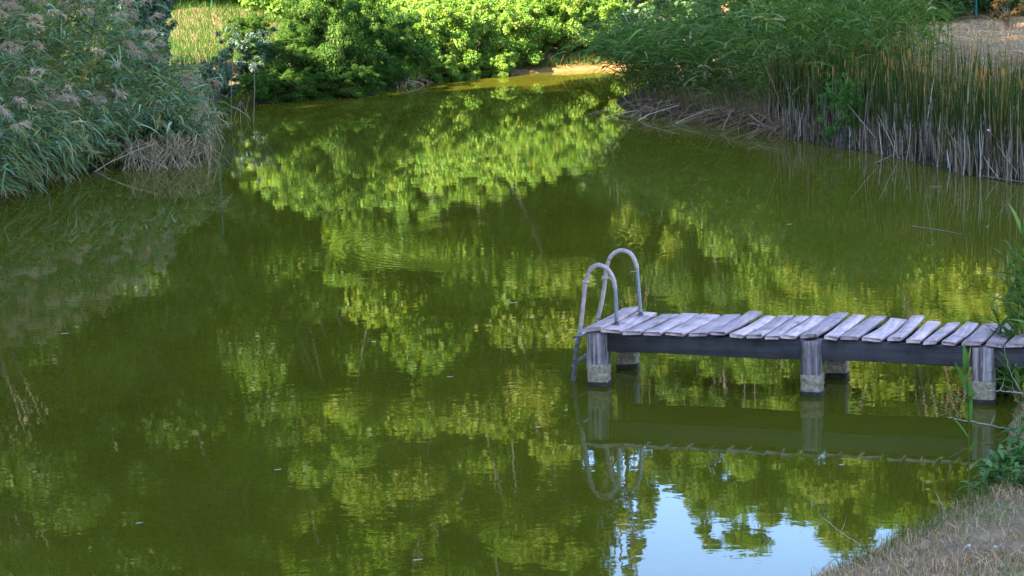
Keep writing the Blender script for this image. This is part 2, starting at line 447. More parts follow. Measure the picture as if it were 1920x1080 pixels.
for i, (x0, y0, x1, bdx, y1, lift, tilt) in enumerate(boards):
    th = .034; K = 9; t = np.linspace(0, 1, K)
    w = (x1 - x0) * (.925 + .05 * np.sin(t * 5 + i)); cx = (x0 + x1) / 2 + bdx * t + .008 * np.sin(t * 4 + i * 1.7)
    cy = y0 + (y1 - y0) * t
    zt = DZ + lift + .012 * (2 * t - 1) ** 2 * rng.uniform(.2, 1.2) + (.010 * t if i % 3 == 0 else -.004 * t)
    prof = [(-.5, 0, 0), (-.5, 1, -.005), (-.47, 1, 0), (.47, 1, 0), (.5, 1, -.005), (.5, 0, 0)]
    V = []
    for k in range(K):
        ragged = 0 if 0 < k < K - 1 else rng.uniform(-.012, .012, 6)
        for j, (u, top, dz) in enumerate(prof):
            yy = cy[k] + (0 if np.isscalar(ragged) else ragged[j])
            V.append((cx[k] + u * w[k], yy, zt[k] + (0 if top else -th) + dz + tilt * u))
    n = len(prof); F_ = []
    for k in range(K - 1):
        for j in range(n): F_.append((k * n + j, k * n + (j + 1) % n, (k + 1) * n + (j + 1) % n, (k + 1) * n + j))
    for k, fl in ((0, 1), (K - 1, 0)):
        b = k * n
        for q in ((0, 1, 2, 2), ):
            pass
        qs = [(b, b + 1, b + 4, b + 5), (b + 1, b + 2, b + 3, b + 4)]
        F_ += [q[::-1] if fl == 0 else q for q in qs]
    g.add(V, [f if True else f for f in F_], rng.uniform(0, 1))
g.build('deck', MAT['deck'], dock)
# nails stay with the boards' pattern; beams run between the posts
def beam(y):
    g = Geo()
    K = 12; xs = np.linspace(.105, 4.6, K)
    for k in range(K - 1): pass
    V = []
    for k in range(K):
        s = .006 * math.sin(k * 1.3 + y)
        for (u, z) in ((-.03, .345), (-.034, .352), (-.034, .530), (.034, .530), (.034, .352), (.03, .345)):
            V.append((xs[k], y + u + s * .5, z + s))
    F_ = []
    for k in range(K - 1):
        for j in range(6): F_.append((k * 6 + j, (k + 1) * 6 + j, (k + 1) * 6 + (j + 1) % 6, k * 6 + (j + 1) % 6))
    for b in (0, (K - 1) * 6): F_ += [(b, b + 1, b + 4, b + 5), (b + 1, b + 2, b + 3, b + 4)]
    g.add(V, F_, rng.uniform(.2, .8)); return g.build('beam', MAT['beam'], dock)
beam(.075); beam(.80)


def post(x, y, w=.195, dpt=.185, foot=.205, top=.533):
    def column(z0, z1, wx_, wy_, K, rough, seed):
        r = np.random.default_rng(seed); g = Geo(); V = []
        b = .018
        prof = [(-wx_ / 2 + b, -wy_ / 2), (wx_ / 2 - b, -wy_ / 2), (wx_ / 2, -wy_ / 2 + b), (wx_ / 2, wy_ / 2 - b), (wx_ / 2 - b, wy_ / 2), (-wx_ / 2 + b, wy_ / 2), (-wx_ / 2, wy_ / 2 - b), (-wx_ / 2, -wy_ / 2 + b)]
        for k in range(K):
            z = z0 + (z1 - z0) * k / (K - 1)
            for (u, v) in prof:
                V.append((x + u + r.normal(0, rough), y + v + r.normal(0, rough), z + (r.normal(0, rough * 2) if 0 < k < K - 1 else (r.uniform(-.022, .016) if k and rough > .003 else 0))))
        F_ = [(k * 8 + j, k * 8 + (j + 1) % 8, (k + 1) * 8 + (j + 1) % 8, (k + 1) * 8 + j) for k in range(K - 1) for j in range(8)]
        t = (K - 1) * 8
        F_ += [(t, t + 1, t + 2, t + 7), (t + 7, t + 2, t + 3, t + 6), (t + 6, t + 3, t + 4, t + 5)]
        g.add(V, F_, r.uniform(0, 1)); return g
    s = int(abs(x * 100 + y * 37)) + 5
    po = column(foot, top, w, dpt, 8, .0022, s).build('post', MAT['post'], dock)
    ft = column(.045, foot + .004, w + .006, dpt + .006, 9, .0035, s + 1).build('concrete_foot', MAT['concrete'], po)
    column(-.6, .047, w + .013, dpt + .013, 6, .006, s + 2).build('wet_base', MAT['wetfoot'], po)
    return po


for (x, y) in ((0, .09), (2.11, .09), (3.72, .09)): post(x, y)
for (x, y) in ((.06, .93), (2.20, .92), (3.80, .92)): post(x, y, foot=.16)

# ------------------------------------------------------------------ ladder
lad = tag(empty('pool_ladder', tuple(dloc(.05, .48, DZ)), DANG), 'bent steel swimming ladder with pinkish foam padded handrails at the dock end', 'ladder')
def smooth_path(pts, n):
    pts = np.array(pts, float)
    seg = np.r_[0, np.cumsum(np.linalg.norm(np.diff(pts, axis=0), axis=1))]
    t = np.linspace(0, seg[-1], n)
    # Catmull-Rom on arclength
    m = np.gradient(pts, seg, axis=0); out = []
    for v in t:
        i = min(np.searchsorted(seg, v, 'right') - 1, len(seg) - 2); h = seg[i + 1] - seg[i]; u = (v - seg[i]) / h
        out.append((2 * u**3 - 3 * u**2 + 1) * pts[i] + (u**3 - 2 * u**2 + u) * h * m[i] + (-2 * u**3 + 3 * u**2) * pts[i + 1] + (u**3 - u**2) * h * m[i + 1])
    return np.array(out)


def tube_obj(name, pts, r, mat, parent, n=40, ns=12, rj=None, org=(.05, .48, DZ)):
    P = smooth_path(pts, n) - np.array(org)
    rr = np.full(n, r) if np.isscalar(r) else np.interp(np.linspace(0, 1, n), np.linspace(0, 1, len(r)), r)
    if rj is not None: rr = rr * (1 + rj)
    g = Geo(); V, F_, T = tubes(P[None], rr[None], np.array([.5]), ns); g.add(V, F_, T)
    # caps
    for k in (0, n - 1):
        b = k * ns; c = list(range(b, b + ns))
        for i in range(1, ns - 2, 2): g.F.append(np.array([[c[0], c[i], c[i + 1], c[i + 2]]]))
    return g.build(name, mat, parent, True)


front = [(-.325, .218, -.25), (-.300, .218, .05), (-.272, .218, .291), (-.235, .218, .455), (-.188, .218, .777), (-.148, .218, 1.02), (-.104, .218, 1.125), (-.028, .218, 1.168), (.058, .218, 1.138), (.118, .218, 1.052), (.143, .218, .92), (.146, .218, .80), (.149, .218, .60)]
back = [(-.345, .75, -.25), (-.31, .75, .05), (-.27, .75, .25), (-.205, .75, .50), (-.153, .75, .70), (-.119, .75, .90), (-.095, .75, 1.06), (-.045, .75, 1.174), (.055, .75, 1.232), (.150, .75, 1.206), (.205, .75, 1.116), (.225, .75, .95), (.248, .75, .60)]
rj = np.zeros(90); rr_ = np.random.default_rng(3)
def rail(pts, lo, hi, sleeve_end, wraps):
    P = smooth_path(pts, 200)
    s = np.linspace(0, 1, 200)
    r = tube_obj('handrail', P[(s > lo)][::3], .0195, MAT['steel'], lad, 70)
    tube_obj('stained_leg', P[s <= lo + .01][::3], .025, MAT['stain'], r, 30)
    jit = rr_.normal(0, .025, 120)
    if wraps:
        k = np.linspace(0, 1, 120); jit = jit + .10 * np.sin(k * 260) * ((k > .18) & (k < .42))
    tube_obj('foam_padding', P[(s > lo + .012) & (s < sleeve_end)], .0225, MAT['foam'], r, 120, 12, jit)
    tube_obj('foot_flange', [pts[-1], (pts[-1][0], pts[-1][1], DZ + .012)], .034, MAT['steel'], r, 4, 14)
    # tie rag at the top of the leg, tape at the bottom end
    q = P[int(200 * (lo + (sleeve_end - lo) * (.50 if not wraps else .42)))]
    for i in range(6):
        a = rr_.uniform(0, 6.28); L = rr_.uniform(.02, .055)
        pass
    ring = [(q[0] + .031 * math.cos(a), q[1] + .031 * math.sin(a), q[2] + .004 * math.sin(3 * a)) for a in np.linspace(0, 6.3, 14)]
    t = tube_obj('tie', ring, .006, MAT['cloth'], r, 30, 6)
    for i in range(4):
        a = rr_.uniform(-2.6, .3); d = np.array([math.cos(a), -.5, 0]); L = rr_.uniform(.03, .06)
        p0 = np.array(q) + d * .028
        tube_obj('frayed_end', [p0, p0 + d * L * .5 + UP * rr_.uniform(-.01, .02), p0 + d * L * .8 - UP * .03 * rr_.uniform(0, 1)], .003, MAT['cloth'], t, 8, 4)
    return r
rail(front, .335, 1, .845, False)
rail(back, .335, 1, .80, True)
for (x, z, k, nm) in ((-.262, .335 + .10, .030, 'steel'), (-.297, .17, .0, 'stain')):
    tube_obj('rung', [(x, .19, z), (x + .01, .48, z + .004), (x + .0, .78, z)], .021, MAT[nm], lad, 10, 10)

# ------------------------------------------------------------------ reeds
def make_reeds(name, base, h, lean, mat_blade, mat_stem, nleaf, L, W, wind, parent=None, droop=1.0, t0=.25, dry_low=.35, seed=1, stem_r=.005, dry=.06):
    r = np.random.default_rng(seed); n = len(base)
    K = 7; t = np.linspace(0, 1, K)
    P = base[:, None, :] + lean[:, None, :] * (h[:, None] * t[None] ** 1.6)[..., None] + UP * (h[:, None] * (t[None] - .22 * np.linalg.norm(lean, axis=1)[:, None] * t[None] ** 2))[..., None]
    P[:, 1:-1] += r.normal(0, .012, (n, K - 2, 3))
    gs = Geo()
    R = np.linspace(1, .45, K)[None] * stem_r * r.uniform(.7, 1.2, (n, 1))
    gs.add(*tubes(P, R, np.clip(np.linspace(-.05, .7, K)[None] + r.normal(0, .12, (n, 1)), 0, 1), 3))
    gs.build('stem', mat_blade, parent)
    m = nleaf
    tt = np.clip(t0 + (1 - t0) * (np.arange(m)[None] + r.uniform(0, 1, (n, m))) / m, 0, .995)
    f = tt * (K - 1); i0 = np.minimum(f.astype(int), K - 2); u = (f - i0)[..., None]
    ii = np.arange(n)[:, None]
    B = P[ii, i0] * (1 - u) + P[ii, i0 + 1] * u
    dirs = nrm(P[ii, i0 + 1] - P[ii, i0])
    B = B.reshape(-1, 3); dirs = dirs.reshape(-1, 3); N = len(B); tf = tt.ravel()
    az = r.uniform(0, 2 * math.pi, N)
    hd = np.stack([np.cos(az), np.sin(az), np.zeros(N)], -1) * .75 + np.asarray(wind)
    hd = hd / np.maximum(np.linalg.norm(hd, axis=1, keepdims=True), .3)
    d0 = nrm(hd * r.uniform(.5, 1.0, (N, 1)) + dirs * r.uniform(.5, 1.1, (N, 1)))
    LL = L * r.uniform(.55, 1.25, N) * (.65 + .5 * np.sin(math.pi * np.clip(tf, 0, 1)))
    k = 5; s = np.linspace(0, 1, k)
    dr = droop * r.uniform(.15, 1.0, N)
    pth = B[:, None] + d0[:, None] * (LL[:, None] * s)[..., None] + hd[:, None] * (LL[:, None] * .25 * s ** 2)[..., None] - UP * (LL[:, None] * dr[:, None] * s ** 2)[..., None]
    side = nrm(np.cross(d0, UP) + r.normal(0, .35, (N, 3)))
    Wd = W * r.uniform(.6, 1.25, N)[:, None] * np.array([.55, 1, .95, .6, .06])[None]
    tint = r.uniform(.2, 1, N)
    isdry = r.uniform(0, 1, N) < (dry + dry_low * np.clip(1 - tf / .55, 0, 1))
    tint = np.where(isdry, r.uniform(0, .16, N), tint)
    tn = np.repeat(tint[:, None], k, 1); tipdry = r.uniform(0, 1, N) < .18
    tn[tipdry, -2:] = np.minimum(tn[tipdry, -2:], .08)
    gl = Geo(); gl.add(*ribbons(pth, side, Wd, tn))
    gl.build('blade', mat_blade, parent)
    return P


def make_plumes(tips, dirs, mat, parent, seed=1, L=.34, nf=70):
    r = np.random.default_rng(seed); n = len(tips); g = Geo()
    s = np.linspace(0, 1, nf)
    ax = tips[:, None] + dirs[:, None] * (L * r.uniform(.7, 1.3, (n, 1)) * s)[..., None] - UP * (L * .45 * s ** 2)[None, :, None]
    B = ax.reshape(-1, 3); N = len(B)
    fd = nrm(np.repeat(dirs, nf, 0) * .9 + r.normal(0, .55, (N, 3)) - UP * .15)
    fl = .15 * r.uniform(.5, 1.3, N) * np.tile(np.sin(math.pi * np.clip(s * .85 + .12, 0, 1)), n) + .02
    k = 3; q = np.linspace(0, 1, k)
    pth = B[:, None] + fd[:, None] * (fl[:, None] * q)[..., None] - UP * (fl[:, None] * .45 * q ** 2)[..., None]
    side = nrm(r.normal(0, 1, (N, 3)))
    W = .014 * r.uniform(.5, 1.3, N)[:, None] * np.array([.8, 1, .2])[None]
    t = np.clip(np.repeat(r.uniform(.1, .9, n), nf) + r.normal(0, .12, N), 0, 1)
    g.add(*ribbons(pth, side, W, t)); return g.build('plume', mat, parent)


def scatter(poly, n, r):
    poly = np.array(poly); out = []
    lo, hi = poly.min(0), poly.max(0)
    while len(out) < n:
        p = r.uniform(lo, hi, (n * 2, 2)); ins = np.zeros(len(p), bool)
        for i in range(len(poly)):
            a, b = poly[i], poly[(i + 1) % len(poly)]
            c = (a[1] > p[:, 1]) != (b[1] > p[:, 1])
            with np.errstate(divide='ignore', invalid='ignore'):
                ins ^= c & (p[:, 0] < (b[0] - a[0]) * (p[:, 1] - a[1]) / (b[1] - a[1]) + a[0])
        out += list(p[ins])
    return np.array(out[:n])


def ground_pts(xy):
    z = np.maximum(height(xy[:, 0], xy[:, 1]), -.05)
    return np.column_stack([xy, z])


def bp(px, py): return tuple(at(px, py)[:2])

# left bed of plumed reeds
r = np.random.default_rng(21)
LB = [bp(-60, 385), bp(0, 366), bp(60, 345), bp(130, 322), bp(240, 297), bp(320, 296), bp(345, 280), bp(352, 245), (-7.5, 47.6), (-8.2, 49.0), (-11.5, 48.5), (-13, 38), (-10.8, 35.2)]
xy = scatter(LB, 950, r); base = ground_pts(xy)
dsh = sdist(xy[:, 0], xy[:, 1])
hh = (1.15 + 1.5 * sst(0, 3.2, dsh) * sst(.2, 3.5, -xy[:, 0] - 5.3)) * r.uniform(.85, 1.15, len(xy))
edge = 1 - sst(0, 1.6, dsh)
lean = np.stack([.16 + .28 * edge + r.normal(0, .13, len(xy)), -.10 - .36 * edge + r.normal(0, .13, len(xy)), np.zeros(len(xy))], -1)
rb = tag(empty('plumed_reeds', (-8, 40, 0)), 'dense bank of blue green plumed reeds leaning over the water on the left', 'reeds', kind='stuff')
def shift(p, o): return p - np.array(o)
PL = make_reeds('l', shift(base, (-8, 40, 0)), hh, lean, MAT['reed'], MAT['straw'], 12, .50, .042, (.42, -.22, 0), rb, 1.15, .16, .30, 31)
sel = np.where((r.uniform(0, 1, len(xy)) < .24) & (hh > 1.2))[0]
tips = PL[sel, -1]; make_plumes(tips, nrm(np.stack([.7 + r.normal(0, .3, len(sel)), -.25 + r.normal(0, .3, len(sel)), .25 + r.normal(0, .3, len(sel))], -1)), MAT['plume'], rb, 5)

FE = np.array([bp(-60, 388), bp(0, 372), bp(60, 350), bp(130, 328), bp(240, 302), bp(365, 300)])
n = 380; u = r.uniform(0, len(FE) - 1.001, n); i0 = u.astype(int); fr = (u - i0)[:, None]
xy = FE[i0] * (1 - fr) + FE[i0 + 1] * fr + np.column_stack([r.normal(-.05, .1, n), np.abs(r.normal(0, .3, n))])
base = ground_pts(xy); hh = r.uniform(.45, 1.5, n)
lean = np.stack([.2 + r.normal(0, .38, n), -.45 + r.normal(0, .32, n), np.zeros(n)], -1)
make_reeds('f', shift(base, (-8, 40, 0)), hh, lean, MAT['reed'], MAT['straw'], 11, .42, .038, (.30, -.45, 0), rb, 1.25, .10, .45, 33, .005, .2)

# hanging skirt of dead straw at the right end of the left bed
def hay(name, a, b, n, hgt, out, seed, mat, label, cat, spread=.4):
    r = np.random.default_rng(seed); u = r.uniform(0, 1, n)
    A, B = np.array(a), np.array(b)
    f = A + (B - A) * u[:, None] + r.normal(0, .12, (n, 2)); h = hgt * r.uniform(.45, 1.1, n)
    org = np.array([(A[0] + B[0]) / 2, (A[1] + B[1]) / 2, 0])
    w = r.normal(0, 1, (n, 2)) * spread * np.array([1, .5]); o = np.abs(r.normal(.5, .45, (n, 1)))
    foot = np.column_stack([f + w * .8 + np.array(out) * o, np.full(n, -.04)])
    top = np.column_stack([f - w * .35 - np.array(out) * .6 + r.normal(0, .10, (n, 2)), h])
    K = 4; t = np.linspace(0, 1, K)
    P = foot[:, None] + (top - foot)[:, None] * t[None, :, None] + UP * (.55 * h[:, None] * t * (1 - t))[..., None] + r.normal(0, .022, (n, K, 3))
    g = Geo(); side = nrm(r.normal(0, 1, (n, 3)))
    g.add(*ribbons(P - org, side, np.full((n, K), .011) * r.uniform(.6, 1.5, (n, 1)), r.uniform(0, 1, n)))
    o = g.build(name, mat); o.location = org
    return tag(o, label, cat)
hay('straw_skirt', bp(250, 318), bp(382, 310), 240, .58, (.05, -.16), 8, MAT['straw'], 'skirt of dead brown straw drooping into the water below the plumed reeds', 'dead straw', .36)
hay('straw_fringe', bp(383, 300), bp(372, 200), 260, .95, (.15, -.1), 9, MAT['straw'], 'upright fringe of pale dead straw at the inner end of the plumed reeds', 'dead straw', .2)

hay('straw_tangle', bp(745, 166), bp(795, 155), 60, .22, (.05, -.12), 14, MAT['straw'], 'pale tangle of dead stems on the far waterline under the yellow green bushes', 'dead straw', .35)

# leaning tall reeds on the right
r = np.random.default_rng(44)
RB = [bp(1172, 205), bp(1300, 220), bp(1440, 240), bp(1490, 258), bp(1560, 262), bp(1640, 262), (9.2, 45.5), (8.6, 49.5), (6.0, 52), (3.6, 54), (2.9, 51.5)]
xy = scatter(RB, 900, r); base = ground_pts(xy)
pxn = xy[:, 0] / xy[:, 1] * FPX + 960
lf = 1 - sst(1330, 1560, pxn)
hh = (2.75 - .75 * lf) * r.uniform(.82, 1.12, len(xy))
lean = np.stack([-.10 - .50 * lf + r.normal(0, .10 + .08 * lf, len(xy)), -.08 - .12 * lf + r.normal(0, .10, len(xy)), np.zeros(len(xy))], -1)
rr2 = tag(empty('leaning_reeds', (5.5, 47, 0)), 'tall green reeds with tan stems leaning left over the water by the cattails', 'reeds', kind='stuff')
make_reeds('r', shift(base, (5.5, 47, 0)), hh, lean, MAT['reedg'], MAT['brownstraw'], 11, .48, .042, (-.38, -.12, 0), rr2, .95, .20, .20, 45, .008)
hay('straw_mat', bp(1175, 214), bp(1330, 230), 230, .36, (-.2, -.08), 10, MAT['brownstraw'], 'low mat of brown dead stems under the leaning reeds at the waterline', 'dead straw', .5)
hay('straw_heap', bp(1330, 230), bp(1490, 262), 230, .40, (-.2, -.08), 12, MAT['brownstraw'], 'tangle of dead brown stems between the leaning reeds and the cattails', 'dead straw', .5)

# cattails
r = np.random.default_rng(60)
ct = tag(empty('cattails', (7, 39.5, 0)), 'upright dark green cattails with rusty brown spikes and pale dead bases on the right shore', 'cattails', kind='stuff')
CB = [bp(1440, 242), bp(1480, 260), bp(1600, 279), bp(1700, 299), bp(1800, 324), bp(1925, 346), (9.6, 34), (12.2, 35.5), (10.6, 42), (8.6, 45.5), (7.2, 46.5)]
CF = [bp(1440, 242), bp(1480, 261), bp(1600, 280), bp(1700, 300), bp(1800, 325), bp(1930, 347)]
org = np.array((7, 39.5, 0))
xy = scatter(CB, 4300, r); d = sdist(xy[:, 0], xy[:, 1]); xy = xy[d < 2.5]; n = len(xy)
base = ground_pts(xy); base[:, 2] = np.minimum(base[:, 2], .28)
h = r.uniform(1.1, 1.72, n); K = 6; t = np.linspace(0, 1, K)
ln = r.normal(0, .075, (n, 2))
P = base[:, None] + np.concatenate([ln[:, None] * (h[:, None] * t ** 1.5)[..., None], (h[:, None] * t)[..., None]], -1)
az_ = r.uniform(0, math.pi, n); side = np.stack([np.cos(az_), np.sin(az_), 0 * az_], -1)
W = .019 * r.uniform(.6, 1.3, n)[:, None] * np.array([.8, 1, 1, .9, .6, .08])[None]
tn = np.where(r.uniform(0, 1, n) < .12, r.uniform(0, .15, n), r.uniform(.2, 1, n))
tn2 = np.repeat(tn[:, None], K, 1); dt = r.uniform(0, 1, n) < .16; tn2[dt, -3:] = np.minimum(tn2[dt, -3:], .10)
g = Geo(); g.add(*ribbons(P - org, side, W, tn2)); g.build('blade', MAT['cattail'], ct)
# dead standing leaves along the water's edge
n = 1900; u = np.sort(r.uniform(0, len(CF) - 1.001, n)); i0 = u.astype(int); fr = (u - i0)[:, None]
CFa = np.array(CF); e = CFa[i0] * (1 - fr) + CFa[i0 + 1] * fr + np.abs(r.normal(0, .45, (n, 1))) * np.array([[.75, .62]]) + r.normal(0, .05, (n, 2))
clump = .5 + .5 * np.sin(u * 5.1 + 1.0) * np.sin(u * 13.0)
h = (.42 + .75 * clump * r.uniform(.2, 1, n)) * r.uniform(.6, 1.25, n)
h = np.where(r.uniform(0, 1, n) < .07, h + r.uniform(.3, .9, n), h)
foot = np.column_stack([e, np.full(n, -.04)])
ln = r.normal(0, .06, (n, 2)) + (r.uniform(0, 1, (n, 1)) < .14) * r.normal(0, .45, (n, 2))
K = 4; t = np.linspace(0, 1, K)
P = foot[:, None] + np.concatenate([ln[:, None] * (h[:, None] * t)[..., None], (h[:, None] * t)[..., None]], -1) + r.normal(0, .008, (n, K, 3))
az_ = r.uniform(0, math.pi, n); side = np.stack([np.cos(az_), np.sin(az_), 0 * az_], -1)
g = Geo(); g.add(*ribbons(P - org, side, .017 * r.uniform(.5, 1.6, (n, 1)) * np.array([[1, 1, .9, .35]]), r.uniform(.1, 1, n))); g.build('dead_leaf', MAT['greystraw'], ct)
# rusty spikes
sel = scatter(CB, 360, r); sel = sel[sdist(sel[:, 0], sel[:, 1]) < 2.4]; n = len(sel); b = ground_pts(sel); b[:, 2] = np.minimum(b[:, 2], .28)
hs = r.uniform(1.05, 1.5, n); tl = r.normal(0, .05, (n, 2))
top = b + np.column_stack([tl * hs[:, None], hs])
K = 5; s = np.linspace(0, 1, K)
P = (top[:, None] + np.concatenate([tl[:, None] * s[None, :, None] * .16, np.repeat((s * .17)[None, :, None], n, 0)], -1))
g = Geo(); g.add(*tubes(P - org, np.repeat(np.array([[.004, .0095, .010, .0085, .002]]), n, 0), r.uniform(0, 1, n), 5))
P2 = b[:, None] + (top - b)[:, None] * np.linspace(0, 1, 3)[None, :, None]
g.build('spike', MAT['spike'], ct)
g = Geo(); g.add(*tubes(P2 - org, np.full((n, 3), .004), r.uniform(.15, .6, n), 3)); g.build('stalk', MAT['cattail'], ct)

# ------------------------------------------------------------------ single stalks
def stalk(name, pts, rad, mat, label, cat, group=None, head=None, n=18):
    p0 = np.array(pts[0]); e = tag(empty(name, tuple(p0)), label, cat, group)
    P = smooth_path(np.array(pts) - p0, n); g = Geo()
    g.add(*tubes(P[None], np.linspace(rad, rad * .7, n)[None], np.array([.6]), 6)); g.build('stem', mat, e, True)
    if head:
        K = 9; s = np.linspace(0, 1, K); H0 = P[-1]; ax = nrm(P[-1] - P[-3])
        prof = np.array([.15, .75, 1, 1.02, 1, .98, .95, .7, .1])
        g = Geo(); Q = H0[None] + ax[None] * (s * head[1])[:, None]
        g.add(*tubes(Q[None], (prof * head[0] * (1 + .12 * np.sin(np.arange(9) * 2.1)))[None], np.array([.8]), 8)); g.build('seed_head', MAT['plume'], e, True)
    return e


def vert(px0, py0, px1, py1, dy=0.0, z0=-.1):
    """a stalk seen from (px0,py0) at the water up to (px1,py1): base on the water, tip the same distance away plus dy."""
    b = at(px0, py0); d = _F + _R * (px1 - 960) / FPX - _U * (py1 - 540) / FPX
    t = (b[1] + dy) / d[1]; tp = np.array([0, 0, CAM_H]) + d * t
    return b, tp


b, tp = vert(474, 231, 477, 128); stalk('cattail_stalk', [b - UP * .15, b * .5 + tp * .5 + np.array([.02, 0, 0]), tp], .013, MAT['greystraw'], 'bare dead cattail stalk with a fluffy pale seed head beside the left reeds', 'cattail stalk', None, (.045, .13))
b, tp = vert(433, 229, 436, 118); stalk('reed_stalk', [b - UP * .15, b * .5 + tp * .5 - np.array([.01, 0, 0]), tp], .009, MAT['greystraw'], 'thin bare reed stalk without a seed head left of the fluffy cattail stalk', 'reed stalk')
for (x0, y0, x1, y1, lab) in ((437, 224, 450, 190, 'broken reed stem slanting up to the right, left leg of the reed tripod'), (470, 224, 450, 188, 'broken reed stem slanting down to the cattail stalk, right leg of the reed tripod'),
                              (451, 230, 450, 190, 'dark upright broken reed stem in the middle of the reed tripod'), (459, 214, 468, 181, 'short forked reed stem behind the reed tripod')):
    b, tp = vert(x0, y0, x1, y1, .05); stalk('broken_reed', [b - UP * .05, (b + tp) / 2, tp], .010, MAT['greystraw'], lab, 'broken reed', 'broken reeds beside the left bank')
a, b = at(400, 236, .03), at(438, 231, .02); stalk('drifting_reed', [a, (a + b) / 2, b], .012, MAT['greystraw'], 'pale reed stem lying on the water from the left bank to the thin stalk', 'reed stem', 'stems lying on the water')
a, b = at(1710, 424, .008), at(1803, 439, .008); stalk('drifting_reed', [a, (a + b) / 2 + np.array([0, .04, 0]), b], .009, MAT['greystraw'], 'long thin grey stem afloat on open water above the dock', 'reed stem', 'stems lying on the water')
a, b = at(1745, 350, .008), at(1765, 350, .008); stalk('drifting_reed', [a, (a + b) / 2, b], .010, MAT['greystraw'], 'short pale floating stem in front of the cattails', 'reed stem', 'stems lying on the water')
a, b = at(1640, 306, .01), at(1728, 283, .12); stalk('drifting_reed', [a, (a + b) / 2 + UP * .06, b], .010, MAT['greystraw'], 'bowed dead stem dipping from the cattails into the water', 'reed stem', 'stems lying on the water')
a, b = at(1842, 330, .02), at(1925, 342, .05); stalk('drifting_reed', [a, (a + b) / 2, b], .012, MAT['greystraw'], 'thick pale dead stem lying along the foot of the cattails at the frame edge', 'reed stem', 'stems lying on the water')
for k, (x0, y0, x1, y1, lab) in enumerate(((1925, 330, 1856, 247, 'long leaning dead stalk with a pale tip across the cattails, lowest of the three'), (1935, 300, 1902, 205, 'steep leaning dead stalk with a pale tip, topmost of the three beside the cattails'), (1928, 318, 1894, 235, 'middle leaning dead stalk with a pale tip between two others by the cattails'))):
    b, tp = vert(x0, y0, x1, y1, -.2); stalk('leaning_stalk', [b, (b + tp) / 2 + UP * .05, tp], .010, MAT['greystraw'], lab, 'dead stalk', 'leaning dead stalks by the cattails', (.022, .06))
for k, (x0, y0, x1, y1, lab) in enumerate(((1198, 95, 1168, 20, 'leftmost whitish dead stem rising above the leaning reeds'), (1206, 95, 1182, 15, 'tall whitish dead stem, second from left above the leaning reeds'), (1213, 95, 1200, 22, 'whitish dead stem in the middle of the pale group above the leaning reeds'),
        (1222, 95, 1212, 25, 'whitish dead stem fourth from left above the leaning reeds'), (1172, 140, 1130, 70, 'lowest whitish dead stem, bending left out of the leaning reeds'), (1186, 128, 1140, 48, 'slanting whitish dead stem next above the lowest bent one'))):
    b = at(x0, y0 + 95); b = np.array([b[0], 52.5, 0]);
    d0 = _F + _R * (x0 - 960) / FPX - _U * (y0 - 540) / FPX; p0 = np.array([0, 0, CAM_H]) + d0 * (52.5 / d0[1])
    d1 = _F + _R * (x1 - 960) / FPX - _U * (y1 - 540) / FPX; p1 = np.array([0, 0, CAM_H]) + d1 * (52.2 / d1[1])
    foot = np.array([p0[0] + .25, 52.6, -.1]); stalk('dead_stem', [foot, p0, (p0 + p1) / 2, p1], .017, MAT['whitestem'], lab, 'dead stem', 'whitish dead stems above the leaning reeds')

# ------------------------------------------------------------------ bushes and trees
def crown_leaves(clumps, per, size, r, stretch=1.9, up=.6, droop=.2, shell=.5, flat=.8):
    C = []; O = []; cen = clumps[:, :3].mean(0)
    for (x, y, z, rad) in clumps:
        v = nrm(r.normal(0, 1, (per, 3))); q = rad * r.uniform(0, 1, (per, 1)) ** shell
        C.append(np.array([x, y, z]) + v * q * np.array([1, 1, flat])); O.append(v)
    C = np.concatenate(C); O = np.concatenate(O); n = len(C)
    N = nrm(O * .5 + UP * up + r.normal(0, .55, (n, 3))); A = nrm(O * .6 + r.normal(0, .8, (n, 3)) - UP * droop)
    L = size * r.uniform(.6, 1.3, n); W = L / stretch
    ct_ = np.repeat(r.uniform(.15, .75, len(clumps)), per)
    T = np.clip(ct_ + r.normal(0, .2, n), 0, .97); T = np.where(r.uniform(0, 1, n) < .02, 1, T)
    return leaf_quads(C, N, A, L, W, T)


def limbs(g, trunk, clumps, r0, r, n_max=40):
    """branches from points on the trunk to the clump centres."""
    sel = clumps[r.permutation(len(clumps))[:n_max]]
    P = []; R = []
    for c in sel:
        k = np.clip(int((c[2] * .6) / max(trunk[-1, 2], .1) * (len(trunk) - 1)), 1, len(trunk) - 1); a = trunk[k]
        m = (a + c[:3]) / 2 + np.array([0, 0, -.08 * np.linalg.norm(c[:3] - a)]) + r.normal(0, .05, 3)
        P.append([a, (a * .6 + m * .4), m, (m + c[:3]) / 2, c[:3]]); R.append(np.linspace(1, .2, 5) * r0 * .42 * (1 - .6 * k / len(trunk)))
    g.add(*tubes(np.array(P), np.array(R), np.full(len(P), .5), 5))


